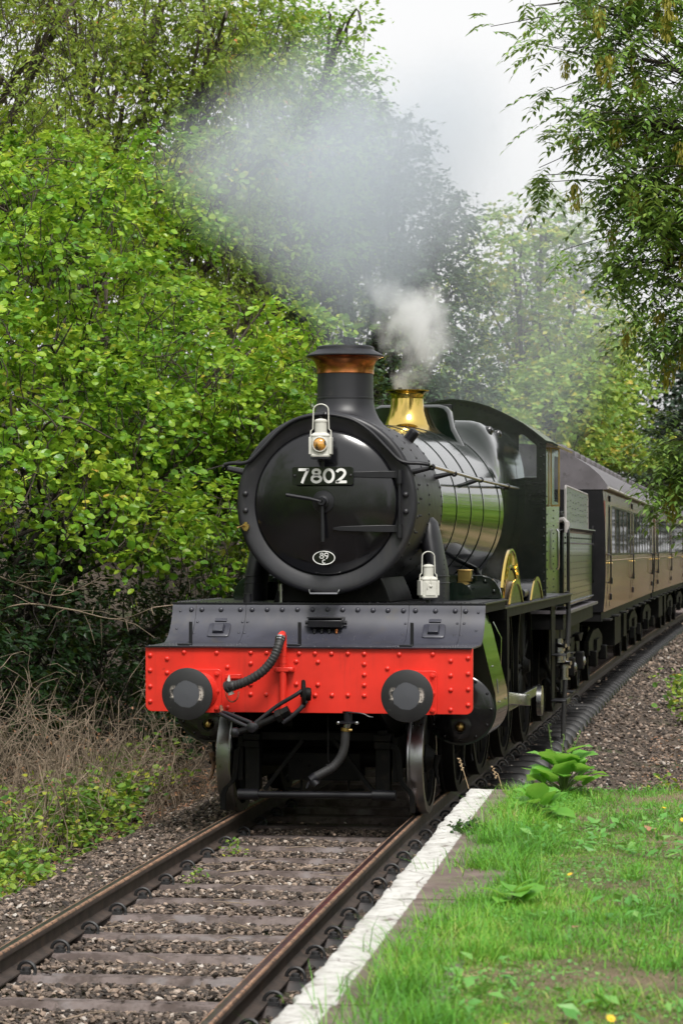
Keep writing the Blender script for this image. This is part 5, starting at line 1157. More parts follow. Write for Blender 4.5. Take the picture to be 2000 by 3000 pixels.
def tree(name, label, cat, base, lobes, n_clump, per, cr_, size, tmpl, mat, r, bark='bark', seed=1, group=None, tw=True, main=None, **kw):
    e = empty(name, base, 0, label, cat, group); e['kind'] = 'thing'
    b0 = np.array(base, float); L0 = [((l[0][0] - b0[0], l[0][1] - b0[1], l[0][2] - b0[2]), l[1]) for l in lobes]
    LM = [((l[0][0] - b0[0], l[0][1] - b0[1], l[0][2] - b0[2]), l[1]) for l in main] if main else L0
    limb_tree(e, (0, 0, 0), LM, r, bark, seed=seed)
    P, D, N, cc, og = crown_pts(L0, n_clump, per, cr_, seed=seed, **kw)
    ok = clear(P + b0); P, D, N = P[ok], D[ok], N[ok]
    r_ = np.random.default_rng(seed + 50); S = size * (.45 + .85 * r_.random(len(P)) ** .8)
    V, F = scatter(*tmpl, P, D, N, S); nobj('crown', npmesh('crown', V, F, mat), e, 'stuff')
    if tw:
        okc = clear(cc + b0); V, F = twigs(cc[okc], og[okc], .0085, .003, seed=seed); nobj('twigs', npmesh('twigs', V, F, bark, True), e, 'stuff')
    return e
# hazel thicket on the left, leaning over the line
hz = []
for (x, y, z, rx, ry, rz) in [(-3.5, 6.2, 2.6, 1.25, 2.0, 1.2), (-3.7, 3.8, 3.4, 1.3, 1.6, 1.3), (-3.9, 7.4, 4.4, 1.5, 2.2, 1.35), (-4.5, 10.5, 5.9, 1.4, 2.2, 1.5), (-3.3, 11.2, 4.3, 1.45, 2.2, 1.25),
                              (-3.0, 9.6, 3.1, 1.2, 2.0, 1.0), (-4.8, 5.0, 5.2, 1.4, 1.8, 1.3), (-2.9, 13.6, 3.4, 1.1, 2.2, 1.3), (-5.2, 12.5, 6.5, 1.3, 2., 1.2), (-4.4, 1.6, 3.6, 1.2, 1.4, 1.2), (-2.55, 12.6, 2.9, .85, 2.0, 1.1), (-2.75, 11.2, 4.7, 1.0, 1.6, .9)]:
    hz.append(((x, y, z), (rx, ry, rz)))
def sublobes(big, n, r0, r1, seed, lo=.7, hi=1.02):
    """Small boughs spread over the surface of the big lobes, so that dark hollows stay between them."""
    q = np.random.default_rng(seed); C = np.array([l[0] for l in big], float); A_ = np.array([l[1] for l in big], float); out = []
    w_ = A_[:, 0] * A_[:, 1]; k = q.choice(len(big), n, p=w_ / w_.sum()); d = unit(q.normal(size=(n, 3))); p = C[k] + d * A_[k] * q.uniform(lo, hi, (n, 1))
    for i in range(n):
        r = q.uniform(r0, r1); out.append((tuple(p[i]), (r * 1.15, r * 1.25, r * .62)))
    return out
hz2 = [l for l in sublobes(hz, 150, .38, .78, 5, .72, 1.06) if l[0][2] > 2.05 - .12 * max(0, l[0][1] - 8)]
hzb = tree('hazel_bush', 'big bright green hazel bush with round leaves, leaning over the line at left', 'bush', (-5.2, 7.2, float(gh(-5.2, 7.2))), hz2, 3200, 24, .14, .08, T_HAZEL, 'hazel_leaf', .045, seed=3, shell=(.3, 1.12), flat=.5, upw=.8, outw=.55, rndw=.8, main=hz)
hz_stem = bpy.data.objects['hazel_bush']
mb = MB(); r_ = random.Random(5)
for k in range(16):
    bx, by = -5.1 + r_.uniform(-.9, .9), 7.0 + r_.uniform(-4.5, 5); l = hz[k % len(hz)][0]
    b0 = Vector((bx, by, float(gh(bx, by)) - .1)); q = Vector(l) + Vector((r_.uniform(-.5, .7), r_.uniform(-1, 1), r_.uniform(.0, .6)))
    pts = cr([b0, b0.lerp(q, .35) + Vector((-.35, 0, .5)), b0.lerp(q, .7) + Vector((-.15, 0, .35)), q], 5); mb.tube([p - Vector((-5.2, 7.2, float(gh(-5.2, 7.2)))) for p in pts], [.036 * (1 - .97 * i / len(pts)) + .003 for i in range(len(pts))], 7)
mb.build('stems', 'bark_dark', hz_stem, 60)
# shaded bushes beneath and behind it
ul = [((-4.3, 9, .9), (1.2, 3.2, .9)), ((-4.6, 4.5, .6), (1.2, 2.4, .9)), ((-3.6, 12.5, 1.1), (1.1, 2.5, 1.1)), ((-5.5, 7, 2.0), (1.2, 5, 1.3)), ((-3.3, 15.5, 1.6), (1.1, 2.5, 1.5)), ((-5.2, 1.2, .9), (1.3, 2, 1.1)), ((-4.4, 3.2, 1.5), (.9, 1.6, .7)), ((-4.2, 6.4, 1.5), (.9, 1.8, .7)), ((-5.6, 4, 2.2), (1, 2.4, 1.))]
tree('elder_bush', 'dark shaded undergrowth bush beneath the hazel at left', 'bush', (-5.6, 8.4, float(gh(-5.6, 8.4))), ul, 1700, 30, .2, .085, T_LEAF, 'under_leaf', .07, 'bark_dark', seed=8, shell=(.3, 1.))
# wood behind: one tree after another up the left bank and round the curve
def lob(x, y, z0, z1, w_, n, seed, dy_=1.2):
    r_ = random.Random(seed); out = []
    for k in range(n):
        t = (k + .5) / n; z = z0 + (z1 - z0) * t; rr = w_ * (.55 + .6 * math.sin(pi * min(1, .25 + .72 * t)))
        out.append(((x + r_.uniform(-.5, .5) * w_, y + r_.uniform(-.5, .5) * w_ * dy_, z), (rr * r_.uniform(.7, 1.), rr * r_.uniform(.7, 1.1), rr * r_.uniform(.55, .8))))
    return out
def gz(x, y): return float(gh(x, y))
def lobs(rows): return [((a, b_, c), (d, d * 1.15, d * .78)) for a, b_, c, d in rows]
tree('cherry_tree', 'tall cherry tree with a few orange leaves above the hazel, upper left', 'tree', (-7.4, 18.6, gz(-7.4, 18.6)), lobs([(-6.8, 18, 7.4, 1.5), (-5.6, 17.6, 7.0, 1.4), (-4.7, 17.4, 6.5, 1.1), (-6.2, 18, 9.0, 1.5), (-5.0, 17.6, 8.5, 1.35), (-4.1, 17.2, 7.9, .95), (-5.7, 18, 10.4, 1.4), (-4.5, 17.4, 9.9, 1.2), (-6.9, 18, 10.6, 1.3), (-5.2, 17.8, 5.6, 1.2)]), 1250, 27, .23, .1, T_LEAF, 'cherry_leaf', .13, seed=11, droop=.8, upw=.5, outw=.7, rndw=.7, shell=(.35, 1.05))
tree('ash_tree', 'yellowing ash tree at the far left behind the hazel', 'tree', (-8.6, 12.6, gz(-8.6, 12.6)), lobs([(-6.6, 11.4, 5.6, 1.2), (-6.9, 12, 7., 1.4), (-6.0, 11.2, 8.2, 1.25), (-7.2, 12, 8.9, 1.3), (-6.4, 11.6, 9.9, 1.1), (-5.6, 11, 6.9, .95), (-5.3, 11.4, 9.2, .9)]), 900, 27, .22, .09, T_NARROW, 'ash_back_leaf', .11, seed=12, droop=.6, upw=.5, shell=(.35, 1.05))
tree('maple_tree', 'bright green tree top against the sky, upper left beside the smoke', 'tree', (-6.8, 27.6, gz(-6.8, 27.6)), lobs([(-6.2, 27, 10.2, 1.4), (-5.4, 27, 11.4, 1.25), (-4.9, 27, 9.6, 1.25), (-6.1, 27, 12.2, 1.2), (-4.6, 27, 10.8, .9), (-6.6, 27, 8.4, 1.5), (-5.2, 27, 8.2, 1.3), (-4.35, 27, 12.0, .5)]), 800, 27, .24, .12, T_LEAF, 'bright_leaf', .14, seed=13, shell=(.35, 1.05))
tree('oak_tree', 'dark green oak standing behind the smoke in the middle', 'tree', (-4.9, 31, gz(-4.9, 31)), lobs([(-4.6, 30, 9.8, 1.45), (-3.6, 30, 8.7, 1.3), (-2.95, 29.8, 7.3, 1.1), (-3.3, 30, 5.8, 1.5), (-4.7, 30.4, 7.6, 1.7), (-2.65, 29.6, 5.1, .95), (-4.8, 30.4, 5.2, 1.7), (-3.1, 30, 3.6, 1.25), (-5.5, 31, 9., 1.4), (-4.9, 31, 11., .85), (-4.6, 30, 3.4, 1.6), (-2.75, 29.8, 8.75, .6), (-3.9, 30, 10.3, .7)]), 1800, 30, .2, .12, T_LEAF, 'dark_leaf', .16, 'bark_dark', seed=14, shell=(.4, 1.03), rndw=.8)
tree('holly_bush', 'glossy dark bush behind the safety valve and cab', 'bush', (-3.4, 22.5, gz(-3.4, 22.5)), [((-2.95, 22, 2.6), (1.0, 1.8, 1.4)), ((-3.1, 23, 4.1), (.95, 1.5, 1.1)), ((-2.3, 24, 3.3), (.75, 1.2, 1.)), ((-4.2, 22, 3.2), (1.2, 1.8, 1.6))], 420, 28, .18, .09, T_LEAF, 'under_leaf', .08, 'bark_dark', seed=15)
far = [(-3.5, 58, 14.2, 2.5, 'far_leaf', 'yellowing round-topped tree beyond the cab roof'), (-2.0, 68, 11.2, 2.4, 'far_leaf', 'tall pale green tree fading in the smoke right of centre'), (-5.4, 46, 7.4, 2.3, 'far_leaf', 'low yellow-green tree just behind the cab and first carriage'), (-2.9, 50, 8.2, 1.9, 'far_leaf', 'short bright yellow-green tree above the carriage roofs'), (-4.6, 76, 15., 2.6, 'dark_leaf', 'hazy grey-green tree in the gap between oak and pines')]
for k, (x, y, h_, w_, mt, lb) in enumerate(far):
    tree('roadside_tree' if k < 2 else 'thicket_tree' if k < 4 else 'distant_tree', lb, 'tree', (x - .5, y + 1, gz(x - .5, y + 1)), lob(x, y, 1.6, h_ - 1.2, w_, 8, 40 + k), 780, 26, .32, .19, T_FAR, mt, .2, seed=60 + k, shell=(.45, 1.05), group='trees round the curve')
far2 = [(.6, 96, 12.5, 2.9, 'dark pine beyond the curve, its bare trunk against the light'), (3.6, 88, 14, 3.2, 'tall blue-grey pine behind the overhanging ash branches at right'), (-1.6, 104, 9.4, 2.6, 'dark rounded pine low behind the last carriage')]
for k, (x, y, h_, w_, lb) in enumerate(far2):
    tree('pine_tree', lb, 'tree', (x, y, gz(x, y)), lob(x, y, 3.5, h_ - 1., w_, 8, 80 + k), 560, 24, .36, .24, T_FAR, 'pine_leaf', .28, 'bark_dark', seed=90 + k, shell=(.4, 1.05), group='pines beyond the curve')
# bank of trees closing the view on the left, further back
for k, (x, y, h_, w_, lb) in enumerate([(-13, 20, 13, 3.4, 'tall dim tree high on the left bank behind the cherry'), (-11, 33, 13.5, 3.2, 'tall dim tree behind the bright tree top'), (-9.5, 3, 8.5, 2.6, 'shady tree on the bank at the left picture edge'), (-9, 45, 12, 3., 'dim tree behind the oak')]):
    tree('bank_tree', lb, 'tree', (x, y, gz(x, y)), lob(x, y, 3., h_ - 1., w_, 9, 120 + k), 650, 22, .34, .19, T_FAR, 'ash_back_leaf' if k != 2 else 'under_leaf', .22, seed=130 + k, shell=(.35, 1.), group='trees on the left bank')
# the ash on the right whose branches hang into the picture
def ash_right():
    base = Vector((6.4, 3.2, gz(6.4, 3.2))); e = empty('ash_tree', base, 0, 'ash tree at right with drooping feathery leaves and brown key bunches', 'tree')
    r_ = random.Random(44); n_ = np.random.default_rng(44); mb = MB(); fork = Vector((6.2, 2.8, 3.0))
    mb.tube([base - base, Vector((-.1, -.2, 1.6)), fork - base], [.24, .2, .17], 12)
    tips = []; pths = []; rads = []
    # limbs reach left over the platform end: (end point, spread)
    limbs = [((2.35, .6, 6.55), .5), ((2.55, .3, 6.1), .5), ((2.3, .6, 5.65), .42), ((2.65, .2, 5.55), .5), ((2.42, .9, 5.2), .38), ((2.7, .5, 4.95), .42), ((2.95, 0, 5.9), .6), ((3.0, .2, 5.2), .5), ((2.62, .6, 4.5), .32), ((2.95, .4, 4.4), .42), ((2.82, .6, 3.95), .3), ((3.15, .3, 3.9), .25), ((3.25, .5, 6.4), .6), ((3.3, .4, 4.8), .55), ((2.9, 1.0, 3.05), .24), ((3.12, .8, 2.8), .24), ((2.78, .9, 2.76), .14), ((3.08, .9, 2.5), .16), ((3.6, .6, 5.6), .7),
             ((2.52, .4, 6.75), .45), ((2.85, .5, 6.7), .5), ((2.72, .9, 5.8), .5), ((3.05, .8, 4.75), .45), ((2.55, .7, 5.0), .3), ((3.1, .6, 5.55), .5)]
    for (q, s_) in limbs:
        q = Vector(q) + Vector((.1, 0, 0)); md = fork.lerp(q, .5) + Vector((0, r_.uniform(-.4, .4), .35)); pp = cr([fork, md, q.lerp(md, .25) + Vector((0, 0, .12)), q], 5)
        mb.tube([p - base for p in pp], [.05 * (1 - i / len(pp)) + .006 for i in range(len(pp))], 6)
        for k in range(int(10 + 24 * s_)):
            d = Vector((r_.gauss(-.35, .8), r_.gauss(0, .8), r_.gauss(-.1, .55))); st = pp[-1 - int(r_.random() * 7)] ; tp = q + d * s_ * .75
            if tp.z < 2.3: continue
            pths.append([tuple(st.lerp(tp, t) + Vector((0, 0, .1 * math.sin(pi * t) * s_)) - base) for t in (0, .33, .66, 1)]); rads.append([.006, .005, .004, .003]); tips.append(tp)
    mb.build('trunk', 'bark', e, 60)
    V, F = np_tubes(np.array(pths), np.array(rads), 4); nobj('twigs', npmesh('twigs', V, F, 'bark_dark', True), e, 'stuff')
    # compound leaves: a drooping midrib carrying pairs of leaflets
    P = []; D = []; N = []; S = []; rp_ = []; rr_ = []
    for tp in tips:
        for k in range(r_.randint(3, 5)):
            a = r_.uniform(0, 2 * pi); d = Vector((math.cos(a), math.sin(a), r_.uniform(-.75, .35))).normalized(); L = r_.uniform(.2, .3); n = r_.choice((4, 5, 5))
            sv = d.cross(Vector((0, 0, 1))).normalized(); up_ = sv.cross(d); o_ = tp + Vector((r_.gauss(0, .05), r_.gauss(0, .05), r_.gauss(0, .05))); pts = []
            for j in range(n + 1):
                t = (j + .8) / (n + .8); p = o_ + d * L * t - Vector((0, 0, 1)) * L * .45 * t * t; pts.append(p)
                ls = r_.uniform(.07, .098) * (1.05 - .25 * abs(t - .55))
                if j == n: P.append(p); D.append(d - Vector((0, 0, .6))); N.append(up_ + Vector((0, 0, .3))); S.append(ls)
                else:
                    for sg in (-1, 1): P.append(p); D.append(sv * sg + d * .55 - Vector((0, 0, .35)) + Vector((r_.gauss(0, .12), r_.gauss(0, .12), r_.gauss(0, .12)))); N.append(up_ + Vector((0, 0, .3)) + sv * sg * .25); S.append(ls)
            rp_.append([tuple(o_ - base), tuple(pts[n // 2] - base), tuple(pts[-1] - base)]); rr_.append([.002, .0016, .001])
    P = np.array([tuple(p - base) for p in P]); D = np.array([tuple(p) for p in D]); N = np.array([tuple(p) for p in N])
    V, F = scatter(*T_ASH, P, D, N, np.array(S)); nobj('crown', npmesh('crown', V, F, 'ash_leaf'), e, 'stuff')
    V, F = np_tubes(np.array(rp_), np.array(rr_), 3); nobj('leaf_stalks', npmesh('leaf_stalks', V, F, 'stem_green', True), e, 'stuff')
    # bunches of keys
    kms = []
    for s_ in range(4):
        q = np.random.default_rng(200 + s_); n = 70; a = q.uniform(0, 2 * pi, n); rr = q.uniform(0, .05, n) ; z = -q.uniform(.0, .15, n); tap = 1 - .5 * np.abs(z + .06) / .1
        Pk = np.stack([rr * tap * np.cos(a), rr * tap * np.sin(a), z], 1); Dk = np.stack([.35 * np.cos(a), .35 * np.sin(a), -np.ones(n)], 1); Nk = np.stack([np.cos(a), np.sin(a), np.zeros(n)], 1) + .3 * q.normal(size=(n, 3))
        V, F = scatter(*T_NARROW, Pk, Dk, Nk, q.uniform(.036, .052, n) ); kms.append(npmesh('key_bunch', V, F, 'ash_key'))
    for (k, tp) in enumerate(r_.sample(tips, 84)): inst('key_bunch', kms[k % 4], e, tp - base - Vector((0, 0, .02)), (0, 0, r_.uniform(0, 6.3)), r_.uniform(1., 1.6))
ash_right()
# the wood and hedge all round, outside the picture: mirrored in the paintwork, shading the cutting
def woodland():
    r_ = random.Random(31); L = []
    for k in range(18): x = 17 + r_.uniform(-1, 2); y = -14 + k * 5.; L += lob(x, y, 1.5, r_.uniform(7, 9.5), 2.4, 6, 300 + k, 1.3)
    for k in range(15): x = -17 + k * 3.; y = -42 + r_.uniform(-4, 4); L += lob(x, y, 1., r_.uniform(9, 13), 2.6, 5, 340 + k, 1.)
    for k in range(9): x = -7.5 + r_.uniform(-2, 1); y = -38 + k * 4.; L += lob(x, y, 1., r_.uniform(7, 10), 2.4, 5, 370 + k, 1.)
    for k in range(16): y = 34 + k * 5.; x = float(xt(y)) + 10 + r_.uniform(0, 2); L += lob(x, y, .6, r_.uniform(4, 6.5), 2., 5, 400 + k, 1.5)
    P, D, N, cc, og = crown_pts(L, 6400, 7, .5, seed=77, shell=(.5, 1.)); ok = ~((P[:, 1] > -23) & (P[:, 0] > -3) & (P[:, 0] < 8)); P, D, N = P[ok], D[ok], N[ok]
    V, F = scatter(*T_FAR, P, D, N, np.random.default_rng(9).uniform(.32, .6, len(P))); nobj('woodland', npmesh('woodland', V, F, 'bright_leaf'), None, 'stuff')
woodland()

# ------------------------------------------------------------------ ground plants, brush, grass
def dead_brush(loc, r, h, n, label, seed, lean=(0, 0)):
    e = empty('dead_brush', loc, 0, label, 'brush', 'dead brush beside the line'); q = np.random.default_rng(seed); m = 7
    a = q.uniform(0, 2 * pi, n); b0 = np.stack([r * q.normal(size=n) * .5, r * 1.3 * q.normal(size=n) * .5, np.zeros(n) - .1], 1)
    d = np.stack([np.cos(a) * q.uniform(.05, .6, n) + lean[0] * .4, np.sin(a) * q.uniform(.05, .6, n) + lean[1], np.ones(n)], 1); L = h * q.uniform(.45, 1.15, n)
    t = np.linspace(0, 1, m)[None, :, None]; P = b0[:, None] + d[:, None] * L[:, None, None] * t; P[:, :, 2] -= (L[:, None] * .45 * t[..., 0] ** 3) * q.uniform(.0, 1.3, (n, 1))
    P += np.cumsum(q.normal(size=(n, m, 3)) * .04 * h, 1) * (t > 0)
    V1, F1 = np_tubes(P, np.linspace(.006, .0018, m)[None] * q.uniform(.6, 1.4, (n, 1)), 3)
    k = n * 3; i = q.integers(0, n, k); j = q.integers(2, m, k); s0 = P[i, j]; dd = unit(q.normal(size=(k, 3)) + np.array([0, 0, .15])); l2 = q.uniform(.08, .3, k) * h
    t2 = np.linspace(0, 1, 4)[None, :, None]; P2 = s0[:, None] + dd[:, None] * l2[:, None, None] * t2; P2[:, :, 2] -= l2[:, None] * .35 * t2[..., 0] ** 2; P2[:, 1:] += q.normal(size=(k, 3, 3)) * .012
    V2, F2 = np_tubes(P2, np.linspace(.0032, .001, 4)[None] * np.ones((k, 1)), 3)
    V, F = join([(V1, F1), (V2, F2)]); nobj('twigs', npmesh('twigs', V, F, 'twig', True), e, 'stuff')
    kk = n; i = q.integers(0, n, kk); Pl = P[i, q.integers(3, m, kk)] + q.normal(size=(kk, 3)) * .03
    V, F = scatter(*T_LEAF, Pl, q.normal(size=(kk, 3)) - .6 * UP, q.normal(size=(kk, 3)), q.uniform(.02, .045, kk)); nobj('withered_leaves', npmesh('withered_leaves', V, F, 'dead_leaf'), e, 'stuff')
    return e
def g3(x, y): return (x, y, float(gh(x, y)))
dead_brush(g3(-3.0, 3.4), .8, 1.5, 330, 'tangled grey dead brush left of the buffer beam', 1, (.25, -.1))
dead_brush(g3(-3.25, .9), .8, 1.85, 320, 'tallest clump of dead brown brush at the left picture edge', 2, (.2, 0))
dead_brush(g3(-2.9, -.3), .6, .9, 220, 'low dry brush behind the brambles at lower left', 3, (.1, -.2))
dead_brush(g3(-2.85, 5.6), .7, 1.2, 240, 'dim dead brush in the shade close behind the left buffer', 4, (.3, -.1))
# long bare branches arching out of the thicket
for k, (P_, lb) in enumerate([([(-4.9, 4.2, 1.9), (-4.2, 3.8, 2.1), (-3.6, 3.6, 1.9), (-3.1, 3.5, 1.75), (-2.75, 3.4, 1.85)], 'long bare branch arching over the dead brush at left'), ([(-4.6, 5, 1.3), (-3.9, 4.8, 1.62), (-3.3, 4.6, 1.6), (-2.75, 4.5, 1.5), (-2.35, 4.4, 1.62)], 'thin bare branch reaching towards the left buffer')]):
    e = empty('bare_branch', P_[0], 0, lb, 'branch'); mb = MB(); o = Vector(P_[0]); pp = [p - o for p in cr(P_, 6)]
    mb.tube(pp, [.014 * (1 - .75 * i / len(pp)) for i in range(len(pp))], 6)
    q = random.Random(k)
    for j in range(16):
        s_ = pp[q.randint(4, len(pp) - 1)]; d = Vector((q.gauss(.3, .6), q.gauss(0, .6), q.gauss(0, .5))) * q.uniform(.15, .5); mb.tube([s_, s_ + d * .5 + Vector((0, 0, .04)), s_ + d], [.005, .004, .002], 4)
    mb.build('stem', 'twig', e, 60)
def leafy(name, label, cat, spots, per, h, spread, size, mat, seed, group=None, tmpl=T_HAZEL, stems=5):
    """Low plant made of arching stems with leaves along them; spots relative to the first."""
    o = np.array(g3(*spots[0])); e = empty(name, tuple(o), 0, label, cat, group); q = np.random.default_rng(seed); P = []; pth = []
    for (x, y) in spots:
        b0 = np.array(g3(x, y)) - o
        for s_ in range(stems):
            a = q.uniform(0, 2 * pi); d = np.array([math.cos(a), math.sin(a), 0]) * q.uniform(.3, 1) * spread; hh = h * q.uniform(.5, 1.1); t = np.linspace(0, 1, 6)[:, None]
            pp = b0 + d * t + UP * hh * (np.sin(t * pi * q.uniform(.5, .85))); pth.append(pp)
            n = per // stems; tt = q.uniform(.25, 1, n)[:, None]; ang = 2 * pi
            base_ = b0 + d * tt + UP * hh * np.sin(tt * pi * .68); P.append(base_ + q.normal(size=(n, 3)) * np.array([.06, .06, .05]) * (spread / .5 + .4))
    P = np.concatenate(P); P[:, 2] = np.maximum(P[:, 2], gh(P[:, 0] + o[0], P[:, 1] + o[1]) - o[2] + .015); n = len(P)
    V, F = scatter(*tmpl, P, q.normal(size=(n, 3)) * np.array([1, 1, .4]), UP + .5 * q.normal(size=(n, 3)), q.uniform(size * .6, size * 1.3, n))
    nobj('leaves', npmesh('leaves', V, F, mat), e, 'stuff')
    V, F = np_tubes(np.array(pth), np.linspace(.004, .0015, 6)[None] * np.ones((len(pth), 1)), 4); nobj('stems', npmesh('stems', V, F, 'twig', True), e, 'stuff')
    return e
q = random.Random(77)
def around(x, y, rx, ry, n): return [(x + q.uniform(-rx, rx), y + q.uniform(-ry, ry)) for _ in range(n)]
leafy('bramble', 'yellow-green bramble trailing over the ballast beside the front wheel', 'bramble', around(-2.4, 2.6, .35, 1.1, 15), 130, .42, .45, .07, 'bramble_leaf', 1)
leafy('bramble', 'low green bramble below the left buffer', 'bramble', around(-2.9, 5.0, .3, .9, 8), 90, .6, .4, .07, 'bramble_leaf', 2)
leafy('bramble', 'bramble growing through the dead brush at the left picture edge', 'bramble', around(-2.8, .5, .45, 1.2, 11), 90, .6, .45, .055, 'bramble_leaf', 3)
leafy('bramble', 'patch of bright ivy and bramble on the ground at lower left', 'bramble', around(-2.35, .2, .4, 1.6, 20), 90, .22, .42, .055, 'bramble_leaf', 4)
leafy('bramble', 'green ground ivy along the ballast edge at the left picture edge', 'bramble', around(-2.15, -2.2, .25, .9, 14), 90, .15, .35, .05, 'bramble_leaf', 5)
leafy('sycamore_sapling', 'broad-leaved sapling hanging under the left end of the buffer beam', 'sapling', around(-2.95, 7.2, .2, .5, 5), 60, .95, .4, .14, 'under_leaf', 6)
leafy('bank_weed', 'straggly weeds on the gravel at the right picture edge', 'weeds', around(3.0, 6.5, .35, 2.2, 14), 55, .3, .35, .05, 'bramble_leaf', 7)
leafy('bank_weed', 'low weeds just beyond the platform end at right', 'weeds', around(3.1, -1.2, .7, .9, 14), 55, .22, .35, .05, 'under_leaf', 8)
leafy('bank_weed', 'far weeds on the right bank beside the carriages', 'weeds', around(2.6, 22, .7, 6, 16), 70, .5, .6, .09, 'bramble_leaf', 9)
leafy('bank_weed', 'clump of weeds on the right bank level with the cab', 'weeds', around(4.6, 9, .8, 5, 18), 60, .4, .5, .07, 'bramble_leaf', 12)
leafy('track_weed', 'tiny yellow-green weed in the ballast in front of the left wheel', 'weed', [(-.5, -.45), (-.45, -.7)], 30, .12, .1, .028, 'bramble_leaf', 10, stems=3)
leafy('track_weed', 'tiny weed beside a rail clip on the left rail', 'weed', [(-.42, -2.1), (-.4, -2.5)], 24, .1, .08, .026, 'bramble_leaf', 11, stems=3)
# leaf litter along the foot of the bank
n = 3600; yl = rng.uniform(-6, 12, n); xl = xt(yl) - 2.05 - np.abs(rng.normal(size=n)) * .7; zl = gh(xl, yl) + .02
Vl, Fl = scatter(*T_LEAF, np.stack([xl, yl, zl], 1), rng.normal(size=(n, 3)) * np.array([1, 1, .15]), UP + .35 * rng.normal(size=(n, 3)), rng.uniform(.025, .06, n)); nobj('leaf_litter', npmesh('leaf_litter', Vl, Fl, 'dead_leaf'), None, 'stuff')
n = 1500; yl = rng.uniform(-3, 16, n); xl = xt(yl) + 2.2 + np.abs(rng.normal(size=n)) * .9; zl = gh(xl, yl) + .02
Vl, Fl = scatter(*T_LEAF, np.stack([xl, yl, zl], 1), rng.normal(size=(n, 3)) * np.array([1, 1, .15]), UP + .35 * rng.normal(size=(n, 3)), rng.uniform(.02, .05, n)); nobj('leaf_litter', npmesh('leaf_litter', Vl, Fl, 'dead_leaf'), None, 'stuff')
# twigs dropped on the ballast
for k in range(26):
    y = q.uniform(-8.8, .0); x = float(xt(y)) + q.uniform(-.6, .6); a = q.uniform(0, pi); l_ = q.uniform(.06, .2); z = -.145
    mb = MB(); mb.tube([(-l_ * math.cos(a), -l_ * math.sin(a), .0), (0, q.uniform(-.02, .02), q.uniform(.0, .02)), (l_ * math.cos(a), l_ * math.sin(a), .005)], [.0035, .004, .002], 5)
    tag(mb.build('fallen_twig', 'twig', None, 60, loc=(x, y, z)), 'dry brown twig lying on the ballast between the rails', 'twig', 'twigs dropped between the rails')

